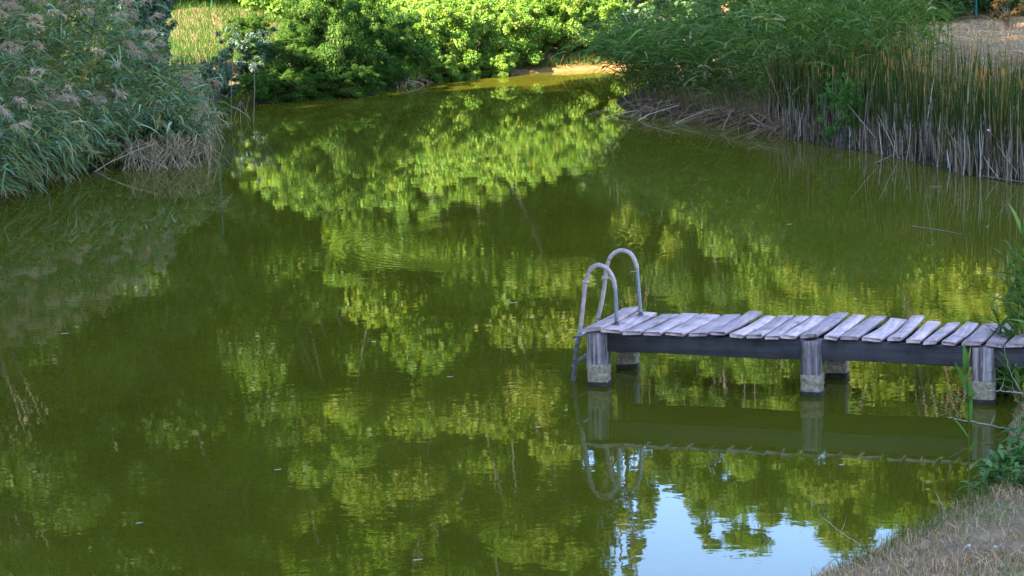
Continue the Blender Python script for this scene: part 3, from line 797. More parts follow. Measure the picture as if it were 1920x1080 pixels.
def bush_proto(name, rx, hz, nclump, per, leaf, mat, seed, stretch=1.9, droop=.2, nstem=7):
    r = np.random.default_rng(seed); e = empty(name)
    a = r.uniform(0, 2 * math.pi, nclump); rad = rx * r.uniform(.1, 1, nclump) ** .6; z = hz * r.uniform(.10, .92, nclump)
    rad = rad * np.sqrt(np.clip(1.06 - (z / hz - .35) ** 2 * 1.7, .15, 1))
    cl = np.column_stack([rad * np.cos(a), rad * np.sin(a) * .8, z, r.uniform(.16, .34, nclump) * rx * .95])
    g = Geo(); g.add(*crown_leaves(cl, per, leaf, r, stretch, droop=droop))
    # loose outer shoots
    ns = nclump * 2; a = r.uniform(0, 6.28, ns); sh = np.column_stack([np.cos(a) * rx * .8, np.sin(a) * rx * .7, hz * r.uniform(.5, 1.0, ns), np.full(ns, .12 * rx)])
    sh[:, :2] *= r.uniform(.3, 1.35, (ns, 1)); sh[:, 2] += .28 * hz * r.uniform(0, 1, ns)
    g.add(*crown_leaves(sh, max(per // 6, 8), leaf, r, stretch, droop=droop)); g.build('foliage', mat, e)
    g = Geo(); st = cl[r.permutation(nclump)[:nstem * 2], :3]; P = []
    for c in st:
        b = np.array([c[0] * .15, c[1] * .15, -.1]); m = b * .4 + c * .6 - np.array([c[0], c[1], 0]) * .2; P.append([b, m, c])
    g.add(*tubes(np.array(P), np.repeat(np.array([[.022, .015, .006]]), len(P), 0) * rx, np.full(len(P), .5), 5)); g.build('stem', MAT['bark'], e)
    return e


class Kit:
    """first placement uses the prototype itself, later ones copies with shared meshes."""
    def __init__(self, proto): self.p = proto; self.used = False
    def put(self, x, y, rz, sc, label, cat, group, z=None, name=None):
        o = copy_tree(self.p) if self.used else self.p
        self.used = True
        o.location = (x, y, gz(x, y) if z is None else z); o.rotation_euler = (0, 0, rz)
        o.scale = (sc, sc, sc) if np.isscalar(sc) else sc
        if name: o.name = name
        return tag(o, label, cat, group)


litA = Kit(bush_proto('leafy_bush', 1.2, 1.75, 38, 640, .072, MAT['lit'], 71, 1.5)); litB = Kit(bush_proto('leafy_bush', 1.25, 1.9, 38, 640, .075, MAT['lit'], 72, 1.5))
wilA = Kit(bush_proto('willow_bush', 1.3, 2.0, 38, 600, .105, MAT['willow'], 73, 3.2, .45)); wilB = Kit(bush_proto('willow_bush', 1.2, 1.7, 38, 600, .105, MAT['willow'], 74, 3.2, .45))
gryA = Kit(bush_proto('grey_green_shrub', .8, 1.2, 22, 260, .085, MAT['grey'], 75, 2.0))
drkA = Kit(bush_proto('dark_bush', 1.4, 2.2, 30, 260, .14, MAT['treed'], 76, 1.7)); palA = Kit(bush_proto('pale_leaved_sapling', 1.0, 2.2, 26, 150, .16, MAT['pale'], 77, 1.6))

GB = 'bushes along the far bank'
def pxx(px, Y): return (px - 960) / FPX * Y * 1.01
for kit, px, Y, sc, rz, lab in (
        (wilB, 548, 55.3, (.85, .7, .62), .4, 'dark willow bush furthest left on the far bank, right of the grey shrub'),
        (wilA, 640, 55.9, (1.15, .9, 1.1), 2.0, 'large dark willow bush overhanging the far bank, tallest of the willows'),
        (wilB, 730, 57.6, (1.0, .8, .95), 4.0, 'dark willow bush where the willows meet the yellow green bushes'),
        (wilA, 605, 58.6, (.9, .8, 1.0), 5.0, 'dark willow bush behind the gap between the two largest willows')):
    kit.put(pxx(px, Y), Y, rz, sc, lab, 'willow bush', GB)
for kit, px, Y, sc, rz, lab in (
        (litA, 805, 59.4, (1.0, .8, .95), .3, 'yellow green bush next to the willows on the far bank'),
        (litB, 880, 60.3, (.9, .8, .9), 1.7, 'sunny yellow green bush above the dark undercut bank'),
        (litA, 945, 61.1, (.9, .8, .86), 3.1, 'sunny yellow green bush where the sandy shore begins'),
        (litB, 1010, 62.1, (.9, .75, .82), 4.6, 'bright yellow green bush above the middle of the sandy shore'),
        (litA, 1070, 62.6, (.85, .75, .80), 5.2, 'bright yellow green bush above the right of the sandy shore'),
        (litB, 1125, 63.0, (.85, .75, .8), 2.4, 'yellow green bush at the inlet, partly behind leaning reed tips'),
        (litA, 845, 63.6, (1.1, .8, 1.12), 2.6, 'back row yellow green bush rising above the willow end'),
        (litB, 930, 64.2, (1.1, .8, 1.1), 5.5, 'back row yellow green bush above the dark undercut bank'),
        (litA, 1020, 65.0, (1.1, .8, 1.0), .9, 'back row yellow green bush with dark wood showing over it'),
        (litB, 1095, 65.4, (1.0, .8, 1.0), 3.7, 'back row yellow green bush nearest the inlet')):
    kit.put(pxx(px, Y), Y, rz, sc, lab, 'bush', GB)
for kit, px, Y, sc, rz, lab in (
        (wilB, 500, 54.4, (.6, .5, .42), 1.0, 'low willow bush on the waterline under the grey green shrub'), (wilA, 570, 54.9, (.6, .5, .36), 2.2, 'low willow bush dipping into the water under the leftmost willow'),
        (wilB, 610, 55.2, (.6, .5, .38), 3.6, 'low willow bush dipping into the water left of the tallest willow'), (wilA, 665, 55.4, (.6, .5, .38), .7, 'low willow bush dipping into the water under the tallest willow'),
        (wilB, 715, 56.9, (.6, .5, .38), 4.4, 'low willow bush on the waterline where the bank bends'), (litA, 770, 58.6, (.55, .45, .42), 1.1, 'low yellow green bush on the waterline beside the last willow'),
        (litB, 825, 59.4, (.55, .45, .40), 2.9, 'low yellow green bush over the left part of the undercut bank'), (litA, 885, 60.0, (.5, .4, .36), 4.0, 'low yellow green bush over the right part of the undercut bank'),
        (litB, 940, 60.6, (.45, .4, .34), 5.3, 'low yellow green bush at the left end of the sandy shore')):
    kit.put(pxx(px, Y), Y - .38, rz, sc, lab, 'bush', GB, z=-.10)
for kit, px, Y, sc, rz, lab in (
        (litB, 600, 68.5, (1.5, 1.1, 1.5), .3, 'tall bush of the wood edge behind the tallest willow'), (litA, 690, 69.5, (1.6, 1.1, 1.6), 1.9, 'tall bush of the wood edge behind the bend of the willows'), (litB, 785, 70, (1.6, 1.1, 1.7), 3.3, 'tall bush of the wood edge behind the willow end of the yellow green row'),
        (litA, 870, 70.5, (1.6, 1.1, 1.6), 4.9, 'tall bush of the wood edge behind the dark undercut bank'), (litB, 960, 71, (1.5, 1.1, 1.5), .9, 'tall bush of the wood edge behind the start of the sandy shore'), (litA, 1050, 71.5, (1.5, 1.1, 1.4), 2.5, 'tall bush of the wood edge behind the end of the sandy shore'), (litB, 505, 71.5, (1.3, 1.1, 1.4), 5.5, 'tall bush of the wood edge at the top of the grass slope')):
    kit.put(pxx(px, Y), Y, rz, sc, lab, 'bush', 'bushes along the edge of the wood')
gryA.put(pxx(480, 55.0), 55.0, .5, (1.0, .9, .95), 'small grey green shrub behind the fluffy cattail stalk', 'shrub', GB)
gryA.put(pxx(425, 51.5), 51.5, 2.5, (.7, .7, .75), 'low grey green shrub on the waterline behind the thin reed stalk', 'shrub', GB)
gryA.put(pxx(262, 51.5), 51.5, 1.1, (1.5, 1.2, 1.9), 'large grey green willow shrub rising behind the plumed reeds', 'shrub', None)
gryA.put(pxx(292, 54.5), 54.5, 3.3, (.9, 1.0, 1.5), 'grey green shrub at the top between the plumed reeds and the grass slope', 'shrub', None)
wilB.put(pxx(485, 62), 62, .8, (.5, .45, .42), 'small dark green shrub alone on the sunny grass slope', 'shrub', None, name='slope_shrub')
palA.put(pxx(1215, 63.5), 63.5, .2, (1.1, 1, 1.0), 'pale big leaved sapling over the whitish dead stems at the inlet', 'sapling', GB)
palA.put(pxx(1150, 66), 66, 2.2, (1.2, 1, 1.1), 'pale big leaved sapling left behind the whitish dead stems', 'sapling', GB)
palA.put(pxx(1290, 60), 60, 4.2, (1.0, 1, 1.0), 'pale big leaved sapling half hidden behind the leaning reeds', 'sapling', GB)
for px, Y, sc, rz, lab in ((1715, 57.5, (.85, .7, .62), .4, 'dark green bush at the top of the dry slope beside the tall reeds'), (1775, 58.5, (.8, .7, .6), 2.2, 'dark bush behind the dry slope left of the green post'), (1862, 60, (.9, .8, .7), 3.4, 'dark bush behind the dry slope right of the green post'),
        (1925, 58.5, (.8, .8, .8), 5.1, 'dark bush behind the dry slope cut by the right frame edge'), (1655, 60.5, (1, .8, .9), 1.5, 'dark bush behind the right end of the tall reeds'), (1330, 62, (1.1, .8, 1.0), .6, 'dark bush behind the left end of the leaning reeds'), (1420, 61, (1.1, .8, 1.0), 2.9, 'dark bush behind the middle of the leaning reeds'), (1510, 60, (1.1, .8, .95), 4.5, 'dark bush behind the reeds where they stop leaning'), (1590, 59.5, (1, .8, .9), 5.6, 'dark bush behind the tallest upright reeds'), (1815, 62.5, (1.2, .8, .9), 4.0, 'dark bush directly behind the green post on the dry slope')):
    drkA.put(pxx(px, Y), Y, rz, sc, lab, 'bush', 'bushes above the dry slope')
rst = Kit(bush_proto('rusty_sapling', .45, 1.0, 12, 60, .11, MAT['rust'], 78, 1.6)); rst.put(pxx(1893, 54), 54, 0, 1.0, 'rusty orange leaved sapling on the dry slope near the frame edge', 'sapling', None)
her = Kit(bush_proto('willowherb_clump', .42, 1.0, 46, 34, .08, MAT['herb'], 79, 2.6)); her.put(pxx(1583, 41.2), 41.2, 0, (1, .8, 1.05), 'bright green leafy herb clump standing among the cattails', 'herb', None, z=.05)


def tree_proto(name, Ht, cb, cr, ncl, per, leaf, mat, bark, seed, conic=.35, tr=.24):
    r = np.random.default_rng(seed); e = empty(name)
    K = 9; t = np.linspace(0, 1, K)
    tk = np.stack([np.cumsum(r.normal(0, .10, K)), np.cumsum(r.normal(0, .10, K)), t * Ht * .88 - .2], -1); tk[0, :2] = 0
    zt = r.uniform(0, 1, ncl); z = cb + (Ht - cb) * zt
    R = cr * np.sqrt(np.clip(1 - ((zt - conic) / (1.04 - conic * (zt < conic) * 0)) ** 2 * np.where(zt > conic, 1, 2.2), .04, 1))
    a = r.uniform(0, 6.283, ncl); rad = R * r.uniform(.15, 1, ncl) ** .5
    ax = np.stack([np.interp(z, tk[:, 2], tk[:, 0]), np.interp(z, tk[:, 2], tk[:, 1])], -1)
    cl = np.column_stack([ax[:, 0] + rad * np.cos(a), ax[:, 1] + rad * np.sin(a), z, cr * r.uniform(.14, .36, ncl) * (1 - .35 * zt)])
    g = Geo(); g.add(*tubes(tk[None], (tr * (1 - .85 * t) * (1 + .5 * np.exp(-t * 14)))[None], np.array([.5]), 10)); limbs(g, tk, cl, tr, r)
    g.build('trunk', bark, e, True)
    g = Geo(); g.add(*crown_leaves(cl, per, leaf, r, 1.6, flat=.7)); g.build('crown', mat, e)
    return e


T1 = Kit(tree_proto('broadleaf_tree', 17, 3.2, 3.6, 96, 640, .185, MAT['tree'], MAT['bark'], 101)); T2 = Kit(tree_proto('broadleaf_tree', 17, 4.5, 3.2, 88, 640, .185, MAT['treey'], MAT['bark'], 102)); T5 = Kit(tree_proto('broadleaf_tree', 17, 6.5, 3.0, 72, 520, .185, MAT['tree'], MAT['palebark'], 105))
T3 = Kit(tree_proto('broadleaf_tree', 17, 2.2, 3.9, 100, 640, .185, MAT['treed'], MAT['bark'], 103, .4)); T4 = Kit(tree_proto('poplar_tree', 17, 2.5, 1.9, 60, 640, .17, MAT['treey'], MAT['bark'], 104, .3))
GW = 'trees of the wood behind the far bank'
lw = {5: 'pale trunked thin crowned tree of the far wood, mirrored in the pond', 1: 'tall green broadleaf tree of the wood above the far bank, mirrored in the pond', 2: 'tall yellowing pale barked tree of the wood above the far bank, mirrored in the pond', 3: 'tall dark green tree of the wood above the far bank, mirrored in the pond', 4: 'slim yellowing poplar of the wood above the far bank, mirrored in the pond'}
rt = np.random.default_rng(7)
wood = [  # px, Y, kind, height
    (40, 71, 3, 19.5), (200, 73, 3, 20), (330, 75, 3, 20.5), (450, 75, 1, 21), (520, 74, 5, 20.5), (640, 76, 1, 20.5), (730, 74, 1, 19.8), (830, 75, 1, 21), (915, 74, 2, 20), (975, 76, 1, 19.0),  # far-left trees use the dark-leaved kind: shade put into their leaf colour
    (1163, 74, 4, 19.5), (1228, 74, 2, 13.6), (1290, 74, 3, 13.2), (1345, 74, 1, 14.2), (1400, 74, 1, 15.8), (1455, 75, 2, 14.0), (1515, 73, 1, 14.6), (1665, 74, 2, 15.6), (1730, 72, 2, 17.5), (1810, 73, 1, 17.5), (1890, 71, 2, 18), (2010, 74, 3, 18.5), (-80, 68, 3, 19),
    (100, 82, 3, 21), (300, 84, 3, 22), (480, 83, 1, 22), (640, 86, 1, 23), (790, 84, 1, 22.5), (940, 85, 1, 22), (1060, 86, 1, 15), (1190, 83, 3, 13.0), (1270, 84, 3, 13.0), (1330, 85, 1, 13.4), (1420, 83, 3, 14.2), (1490, 84, 1, 13.8), (1560, 85, 3, 14.5), (1195, 80, 3, 15.2), (1250, 79, 1, 15.4), (1310, 81, 3, 15.2), (1365, 79, 1, 15.8), (1425, 80, 3, 16.2), (1480, 79, 1, 15.4), (1540, 80, 3, 16.2), (1215, 92, 1, 14), (1305, 93, 3, 14), (1375, 92, 1, 14.5), (1450, 93, 3, 14.5), (1530, 92, 1, 15), (1100, 92, 3, 14.5), (1010, 93, 1, 20), (900, 92, 1, 21), (750, 93, 1, 22), (1620, 92, 3, 16), (1710, 93, 1, 17), (1850, 92, 3, 18), (20, 92, 3, 21), (170, 93, 3, 21), (330, 92, 3, 21), (480, 93, 1, 22), (610, 92, 1, 22), (250, 79, 3, 20), (1640, 83, 1, 17.5), (1730, 84, 3, 18), (1810, 83, 1, 18), (1900, 86, 1, 19.5), (390, 78, 1, 20), (560, 79, 1, 20), (700, 79, 1, 20), (870, 78, 1, 20), (985, 79, 1, 18.5), (20, 76, 3, 20), (150, 77, 3, 20)]
for (px, Y, k, Hh) in wood:
    kit = (T1, T2, T3, T4, T5)[k - 1]; s = Hh / 17
    wf = .5 if k == 4 else .7 if 950 < px < 1700 else 1.0
    kit.put(pxx(px, Y), Y, rt.uniform(0, 6.28), (wf * s * rt.uniform(.95, 1.2), wf * s * rt.uniform(.95, 1.2), s), lw[k], 'tree', GW)
# undergrowth closing the wood
for i, px in enumerate(range(-60, 2040, 135)):
    Y = 76 + 3 * rt.uniform(0, 1); s = rt.uniform(1.6, 2.3)
    drkA.put(pxx(px, Y), Y, rt.uniform(0, 6.28), (s * 1.2, s, s * 1.1), 'dark undergrowth bush in the shade of the wood above the far bank', 'bush', 'undergrowth bushes of the wood')
# trees of the left bank throw their shade across the pond
shade = [(-14, -8, 24), (-14, -3, 25), (-13, 2, 25), (-14, 7, 25), (-14.5, 12, 25), (-14.5, 17, 27), (-14.5, 22, 29), (-14.2, 27, 31), (-14, 32, 29), (-13.8, 36.5, 15), (-14.5, 40.5, 13), (-14.6, 44.6, 11),
         (-18.5, -10, 28), (-18, -5, 28), (-18.5, 0, 28), (-18, 5, 28), (-18.5, 10, 29), (-18.5, 15, 31), (-18.5, 20, 34), (-18.5, 25, 36), (-18.5, 30, 34), (-18, 35, 19),
         (-23, -8, 33), (-23, -2, 33), (-23, 4, 33), (-23, 10, 34), (-23, 16, 36), (-23, 22, 38), (-23, 27.5, 38), (-9.5, -6, 22), (-9.5, 1, 20)]
for i, (x, y, Hh) in enumerate(shade):
    kit = (T1, T3)[i % 2]; s = Hh / 17; w_ = min(s, 1.35)
    kit.put(x, y, rt.uniform(0, 6.28), (w_, w_, s), 'tall shade tree of the left bank beyond the frame edge', 'tree', 'shade trees of the left bank')

# green steel posts
def steel_post(x, y, h, label):
    e = tag(empty('fence_post', (x, y, gz(x, y) - .1)), label, 'fence post', 'green fence posts above the pond')
    g = Geo(); g.add(*tubes(np.array([[[0, 0, 0], [0, 0, h]]]), np.array([[.038, .038]]), np.array([.5]), 10)); g.build('tube', MAT['greenpaint'], e)
    g = Geo(); g.add(*tubes(np.array([[[0, 0, h], [0, 0, h + .02], [0, 0, h + .04]]]), np.array([[.044, .044, .01]]), np.array([.5]), 10)); g.build('cap', MAT['greenpaint'], e); return e
steel_post(pxx(1830, 59), 59, 2.1, 'green steel fence post behind the dry slope on the right')
steel_post(pxx(421, 71), 71, 5.3, 'green steel fence post above the grass slope, mirrored as a green streak')

# ------------------------------------------------------------------ grass
def grass(name, xy, Lm, Wm, mat, lean, kind_label, seed, tint=(0, 1), parent=None, org=(0, 0, 0), bias=None):
    r = np.random.default_rng(seed); n = len(xy); b = np.column_stack([xy, height(xy[:, 0], xy[:, 1]) - .01])
    L = Lm * r.uniform(.4, 1.4, n); az = r.uniform(0, 6.283, n); sp = lean * r.uniform(.2, 1.3, n)
    hd = np.stack([np.cos(az), np.sin(az), 0 * az], -1)
    if bias is not None: hd = hd + np.asarray(bias)
    K = 4; t = np.linspace(0, 1, K)
    P = b[:, None] + UP * (L[:, None] * t * (1 - .35 * np.clip(sp, 0, 1.4)[:, None] * t))[..., None] + hd[:, None] * (L[:, None] * sp[:, None] * t ** 1.5)[..., None]
    side = nrm(np.cross(hd, UP) + r.normal(0, .3, (n, 3)))
    W = Wm * r.uniform(.6, 1.4, (n, 1)) * np.array([[1, .9, .65, .1]])
    g = Geo(); g.add(*ribbons(P, side, W, r.uniform(tint[0], tint[1], n) if np.isscalar(tint[0]) else tint[0]))
    o = g.build(name, mat, parent); return tag(o, kind_label[0], kind_label[1], kind='stuff')


r = np.random.default_rng(90)
p = scatter([(1.5, 13.2), (9, 13.2), (9, 19), (5.2, 21.5), (4.2, 18.6), (3.9, 17.2), (3.0, 16.2), (2.1, 15.0)], 62000, r)
p = p[sdist(p[:, 0], p[:, 1]) > -.02]
p = p[(wob(p[:, 0] + 3, p[:, 1], 3.1) + .6 * wob(p[:, 0], p[:, 1] + 5, 9.0) + r.normal(0, .3, len(p))) < .55]
gt = np.where(wob(p[:, 0], p[:, 1], 2.5) + r.normal(0, .5, len(p)) > .45, r.uniform(.85, 1, len(p)), r.uniform(0, .9, len(p)))
grass('dry_turf', p, .075, .0055, MAT['drygrass'], 1.0, ('short dry straw coloured turf on the near bank at lower right', 'dry grass'), 91, (gt,))
p = scatter([bp(1500, 1100), bp(1560, 1085), bp(1740, 990), bp(1905, 905), bp(1885, 820), (4.7, 20.4), (5.2, 20), (4.8, 18), (4.4, 17.2), (3.3, 15.9), (2.6, 14.6)], 1500, r); p = p[(sdist(p[:, 0], p[:, 1]) > -.03) & (sdist(p[:, 0], p[:, 1]) < .45)]
grass('fringe_grass', p, .16, .005, MAT['yelgrass'], .7, ('thin green grass fringe along the near water edge', 'grass'), 92, (0, 1))
p = scatter([(6.2, 43.5), (16, 37), (18, 75), (6.5, 72), (5.5, 56)], 42000, r); p = p[(sdist(p[:, 0], p[:, 1]) > 2.2)]
gt = np.where(wob(p[:, 0], p[:, 1], 1.1) + r.normal(0, .4, len(p)) > .8, r.uniform(.9, 1, len(p)), r.uniform(0, .93, len(p)))
grass('dry_slope_grass', p, .15, .014, MAT['drygrass'], 2.2, ('matted dry tan grass on the slope behind the cattails', 'dry grass'), 93, (gt,), bias=(-.5, -.2, 0))
p = scatter([(-14, 49), (-6.2, 48.3), (-5.6, 54.2), (-3, 56), (-1, 60.5), (4, 62), (5, 74), (-18, 76)], 60000, r); p = p[(sdist(p[:, 0], p[:, 1]) > .1)]
gt = np.clip(.55 + .5 * wob(p[:, 0] * .6, p[:, 1] * 1.2, .9) + .44 + r.normal(0, .20, len(p)), 0, 1)
grass('slope_grass', p, .30, .016, MAT['yelgrass'], .8, ('green and yellow grass on the sunny slope at upper left', 'grass'), 94, (gt,))

FB = np.array([bp(398, 236), bp(440, 207), bp(480, 194), bp(560, 186), bp(680, 179), bp(740, 165), bp(780, 154), bp(900, 144), bp(1000, 136), bp(1130, 129)])
n = 3600; u = r.uniform(0, len(FB) - 1.001, n); i0 = u.astype(int); fr = (u - i0)[:, None]
p = FB[i0] * (1 - fr) + FB[i0 + 1] * fr + np.column_stack([r.normal(0, .1, n), r.uniform(.02, .55, n)])
keep = (wob(p[:, 0], p[:, 1], 2.2) + r.normal(0, .35, n) > -.25) & (sdist(p[:, 0], p[:, 1]) > 0) & ((p[:, 0] < .2) | (r.uniform(0, 1, n) < .35)); p = p[keep]
gt = np.where(r.uniform(0, 1, len(p)) < .5, r.uniform(0, .3, len(p)), r.uniform(.5, 1, len(p)))
grass('bank_fringe', p, .38, .014, MAT['yelgrass'], 1.1, ('ragged green and straw grass hanging over the dark far bank', 'grass'), 95, (gt,), bias=(0, -.9, 0))

# ------------------------------------------------------------------ plants of the near bank
def blade(g, p0, d0, L, W, droop, r, tint, k=9, side=None):
    s = np.linspace(0, 1, k); d0 = nrm(np.array(d0, float)); hd = np.array([d0[0], d0[1], 0])
    P = np.array(p0)[None] + d0[None] * (L * s)[:, None] + hd[None] * (L * .3 * s ** 2)[:, None] - UP * (L * droop * s ** 2)[:, None]
    sd = nrm(np.cross(d0, UP) + r.normal(0, .2, 3)) if side is None else np.array(side)
    w = W * np.interp(s, [0, .12, .35, .7, 1], [.55, .85, 1, .65, .03])
    # folded along the midrib
    nrm_ = nrm(np.cross(sd, d0))
    A = P - sd * w[:, None] / 2 + nrm_ * w[:, None] * .18; B = P + sd * w[:, None] / 2 + nrm_ * w[:, None] * .18
    V = np.stack([A, P, B], 1).reshape(-1, 3); F_ = []
    for i in range(k - 1):
        F_ += [(i * 3, i * 3 + 1, i * 3 + 4, i * 3 + 3), (i * 3 + 1, i * 3 + 2, i * 3 + 5, i * 3 + 4)]
    g.add(V, F_, np.repeat(np.linspace(tint, min(1, tint + .1), k), 3))


def reed_plant(name, pts, leaves, label, cat, group=None, rad=.007, seed=1, sz=.026):
    r = np.random.default_rng(seed); p0 = np.array(pts[0]); e = tag(empty(name, tuple(p0)), label, cat, group)
    P = smooth_path(np.array(pts) - p0, 24); g = Geo()
    g.add(*tubes(P[None], np.linspace(rad, rad * .5, 24)[None], np.concatenate([np.linspace(.02, .5, 24)])[None].repeat(1, 0), 8)); g.build('stem', MAT['reedg'], e, True)
    for (t, azd, upk, L, droop, ti) in leaves:
        q = P[int(t * 23)]; a = math.radians(azd); g = Geo()
        blade(g, q, (math.cos(a), math.sin(a) * .6, upk), L, sz * r.uniform(.85, 1.15), droop, r, ti)
        g.build('leaf', MAT['reedg'], e, True)
    return e


b = at(1814, 952, .10); Yb = b[1]
def onY(px, py, Y):
    d = _F + _R * (px - 960) / FPX - _U * (py - 540) / FPX; return np.array([0, 0, CAM_H]) + d * (Y / d[1])
reed_plant('reed_shoot', [b, onY(1817, 850, Yb), onY(1816, 760, Yb), onY(1812, 690, Yb - .03)],
           [(.98, 100, 3.2, .24, .0, .6), (.93, 60, 4.5, .27, .02, .9), (.86, 150, 2.6, .24, .0, .55), (.70, 165, 1.15, .33, .05, .7), (.74, 20, 2.6, .3, .9, .75), (.64, 80, 6, .34, .0, .65), (.50, 160, 1.7, .27, .05, .35), (.40, 20, 1.6, .12, .1, .2), (.30, 10, 1.2, .12, .0, .01)],
           'single young reed with broad green blades standing on the near bank before the dock', 'reed', None, .0066, 3, .058)
rr3 = np.random.default_rng(15)
edge_reeds = [(1897, 800, 1884, 470, 'reed with its tip highest over the dock at the right frame edge'), (1912, 805, 1905, 520, 'reed bending left beside the last dock boards'), (1925, 800, 1915, 425, 'tall reed leaning along the right frame edge'), (1940, 790, 1950, 440, 'reed just cut by the right frame edge'), (1905, 790, 1868, 590, 'short leaning reed in front of the last dock post'), (1950, 820, 1935, 500, 'broad bladed reed low in the right edge clump'), (1916, 812, 1893, 640, 'low reed standing between the last dock post and the leafy herbs'), (1932, 800, 1902, 470, 'reed arching left just inside the right frame edge'), (1945, 800, 1928, 560, 'reed behind the others in the right edge clump'), (1900, 800, 1907, 600, 'upright reed in front of the last dock boards'), (1893, 815, 1870, 688, 'short reed half hiding the last dock post'), (1908, 818, 1896, 700, 'short reed among the twigs under the end of the dock'), (1880, 814, 1860, 728, 'smallest reed at the foot of the last dock post')]
for i, (x0, y0, x1, y1, lab) in enumerate(edge_reeds):
    Yb = 20.3 + rr3.uniform(-.3, .5); p0 = onY(x0, y0, Yb); p0[2] = gz(p0[0], p0[1]) - .02; p1 = onY(x1, y1, Yb)
    lv = []
    for k in range(22):
        t = .22 + .77 * k / 21; lv.append((t, 180 + rr3.normal(0, 75), rr3.uniform(.7, 1.9) + (1.5 if t > .9 else 0), rr3.uniform(.24, .42), rr3.uniform(.15, .75), .02 if (k < 3 and rr3.uniform() < .6) else rr3.uniform(.3, .95)))
    reed_plant('bank_reed', [p0, (p0 * .6 + p1 * .4) + np.array([.03, 0, 0]), p1], lv, lab, 'reed', 'reeds at the right end of the dock', .007, 30 + i, .042)


def herb(name, x, y, n, hgt, leaf, label, seed):
    r = np.random.default_rng(seed); z0 = gz(x, y); e = tag(empty(name, (x, y, z0)), label, 'herb', 'leafy herbs on the near bank')
    for i in range(n):
        a = r.uniform(0, 6.28); ln = r.uniform(.1, .45); h = hgt * r.uniform(.5, 1.1)
        off = r.normal(0, .07, 2); P = smooth_path([(off[0], off[1], -.03), (off[0] + ln * h * .4 * math.cos(a), off[1] + ln * h * .4 * math.sin(a), h * .5), (off[0] + ln * h * math.cos(a), off[1] + ln * h * math.sin(a), h)], 14)
        g = Geo(); g.add(*tubes(P[None], np.linspace(.0035, .0016, 14)[None], np.array([.3]), 6)); st = g.build('stem', MAT['herb'], e, True)
        g = Geo()
        for k in range(6):
            t = .3 + .7 * k / 5; q = P[int(t * 13)]
            for sgn in (0, math.pi):
                aa = k * 1.57 + sgn + r.normal(0, .25); L = leaf * r.uniform(.7, 1.2) * (1.1 - .35 * t)
                blade(g, q, (math.cos(aa), math.sin(aa), r.uniform(.15, .55)), L, L * .55, r.uniform(.3, .7), r, r.uniform(.2, 1), 6)
        g.build('leaf', MAT['herb'], st, True)
    return e
for i, (px, py, n, h, lf, lab) in enumerate(((1868, 900, 7, .27, .12, 'leafy green herb at the water edge right of the single young reed'), (1905, 885, 9, .38, .125, 'taller leafy green herb filling the right frame edge on the near bank'), (1890, 868, 8, .36, .12, 'leafy green herb between the dock post and the taller herbs'), (1915, 925, 6, .25, .11, 'low leafy herb nearest the dry turf at the right frame edge'), (1838, 915, 3, .30, .11, 'small leafy herb directly beside the single young reed'), (1930, 850, 8, .42, .12, 'leafy green herb behind the others at the right frame edge'))):
    q = at(px, py, .12); herb('leafy_herb', q[0], q[1], n, h, lf, lab, 50 + i)

def twig(pts, rad, label, group='bare twigs at the dock end', name='bare_twig', side=True):
    p0 = np.array(pts[0]); P = smooth_path(np.array(pts) - p0, 20); P[1:-1] += rr3.normal(0, .004, (18, 3)); g = Geo()
    g.add(*tubes(P[None], np.linspace(rad, rad * .5, 20)[None], np.array([.5]), 6))
    if side:
        q = P[9]; g.add(*tubes(np.array([[q, q + np.array([.03, .02, .05]), q + np.array([.05, .03, .12])]]), np.array([[rad * .6, rad * .45, rad * .3]]), np.array([.5]), 5))
    o = g.build(name, MAT['twig'], None, True); o.location = p0; return tag(o, label, 'twig', group)
twig([onY(1930, 812, 19.3), onY(1870, 800, 19.2), onY(1778, 783, 19.0)], .0075, 'straight dry twig reaching over the water behind the young reed')
twig([onY(1930, 738, 19.8), onY(1880, 733, 19.8), onY(1842, 727, 19.7), onY(1828, 712, 19.7)], .006, 'kinked dry twig crossing the last dock post')
twig([onY(1930, 760, 20.0), onY(1895, 700, 20), onY(1880, 640, 19.9)], .005, 'dry twig rising along the right frame edge by the dock')
twig([onY(1935, 800, 20.1), onY(1902, 740, 20.1), onY(1896, 690, 20.1)], .008, 'dark thick twig upright in the right edge clump')
q = at(1776, 968, .06); twig([q, (q + onY(1754, 922, q[1])) / 2, onY(1754, 922, q[1])], .0075, 'short dry stalk stub leaning on the water edge of the near bank', None, 'stalk_stub', False)
q = at(1830, 942, .12); twig([q, onY(1833, 910, q[1])], .005, 'small straw stub right of the single young reed', None, 'stalk_stub', False) if False else None
twig([at(1612, 1020, .05), onY(1560, 985, 15.9), onY(1537, 965, 15.9)], .004, 'thin dark twig over the sky reflection at the near bank', None)

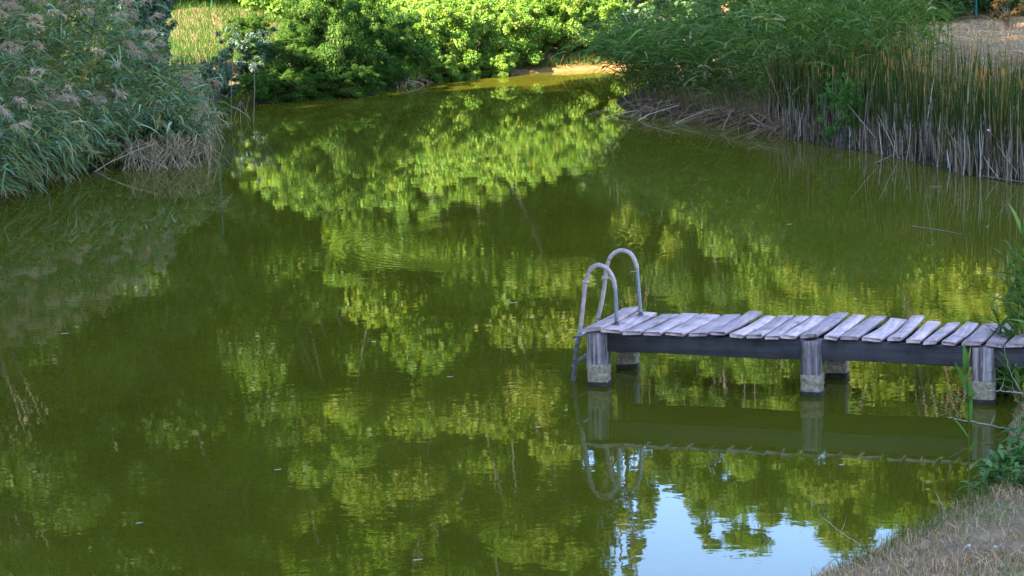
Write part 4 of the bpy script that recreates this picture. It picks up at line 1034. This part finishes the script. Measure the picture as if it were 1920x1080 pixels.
# floating specks
def floating(px, py, sz, label):
    q = at(px, py, .004); r = np.random.default_rng(int(px)); g = Geo()
    blade(g, (-sz / 2, 0, 0), (1, .3, .02), sz, sz * .6, .05, r, .85, 6, side=(-.3, 1, 0))
    o = g.build('floating_leaf', MAT['plume'], None, True); o.location = q; return tag(o, label, 'leaf', 'fallen leaves afloat on the pond')
for px, py, sz, lab in ((962, 567, .07, 'pale fallen leaf afloat on dark water left of the ladder'), (843, 706, .06, 'pale fallen leaf afloat on mid pond'), (1187, 509, .07, 'pale fallen leaf afloat behind the ladder hoops'), (782, 1049, .06, 'fallen leaf afloat at the bottom of the picture'), (1578, 871, .045, 'tiny pale fallen leaf afloat under the dock reflection'), (120, 625, .08, 'pale fallen leaf afloat in the left reed reflection'), (1334, 460, .07, 'pale fallen leaf afloat on open water right of the ladder'), (520, 880, .05, 'small pale fallen leaf afloat at lower left of the pond'), (260, 980, .05, 'pale fallen leaf afloat nearest the bottom left corner'), (700, 640, .05, 'small pale fallen leaf afloat left of the mid pond leaf'), (1010, 800, .045, 'tiny fallen leaf afloat left of the ladder reflection'), (640, 390, .08, 'fallen leaf afloat on the far half of the pond'), (1480, 420, .07, 'fallen leaf afloat in the reed reflection above the dock')):
    floating(px, py, sz, lab)

def stone(px, py, sz, label):
    x, y = at(px, py, .15)[:2]; z = gz(x, y)
    for _ in range(8):
        x, y = at(px, py, z)[:2]; z = gz(x, y)
    r = np.random.default_rng(int(px * 3 + py)); me = bpy.data.meshes.new('stone'); bm = bmesh.new()
    bmesh.ops.create_icosphere(bm, subdivisions=3, radius=1)
    f = r.normal(0, 1, (4, 3))
    for v in bm.verts:
        c = np.array(v.co); k = 1 + sum(.09 * math.sin(2.2 * float(c @ q) + i) for i, q in enumerate(f)); v.co = Vector(c * k * np.array([sz, sz * .75, sz * .5]))
    for p_ in bm.faces: p_.smooth = True
    bm.to_mesh(me); bm.free(); me.materials.append(MAT['stone']); o = link(bpy.data.objects.new('stone', me)); o.location = (x, y, z + sz * .2); o.rotation_euler = (0, 0, r.uniform(0, 6))
    return tag(o, label, 'stone', 'stones on the near turf')
MAT['stone'] = mat_simple('pale_stone', (.42, .38, .35), .9, 0, 12, .3, .01, .15)
for q in ((1874, 1063, .028, 'pale stone on the dry turf nearest the bottom right corner'), (1866, 1026, .018, 'small pale stone on the dry turf above the corner stone'), (1816, 1024, .02, 'pinkish pale stone in the middle of the dry turf'), (1700, 1062, .018, 'small pale stone on the dry turf furthest left')): stone(*q)
def fallen(px, py, sz, label):
    z = .15
    for _ in range(8):
        x, y = at(px, py, z)[:2]; z = gz(x, y)
    r = np.random.default_rng(int(px + py)); g = Geo(); a = r.uniform(0, 6.28)
    blade(g, (-sz / 2 * math.cos(a), -sz / 2 * math.sin(a), .02), (math.cos(a), math.sin(a), .25), sz, sz * .6, .25, r, r.uniform(0, .8), 7, side=(-math.sin(a), math.cos(a), .2))
    o = g.build('fallen_leaf', MAT['rust'], None, True); o.location = (x, y, z + .012); return tag(o, label, 'leaf', 'fallen leaves on the near turf')
for q in ((1728, 1040, .07, 'rusty fallen leaf on the dry turf near the water'), (1890, 985, .06, 'rusty fallen leaf highest on the dry turf by the frame edge'), (1805, 1000, .06, 'rusty fallen leaf on the dry turf below the single young reed'), (1850, 1040, .055, 'rusty fallen leaf between two pale stones on the dry turf'), (1650, 1068, .06, 'rusty fallen leaf at the bottom edge of the dry turf')): fallen(*q)
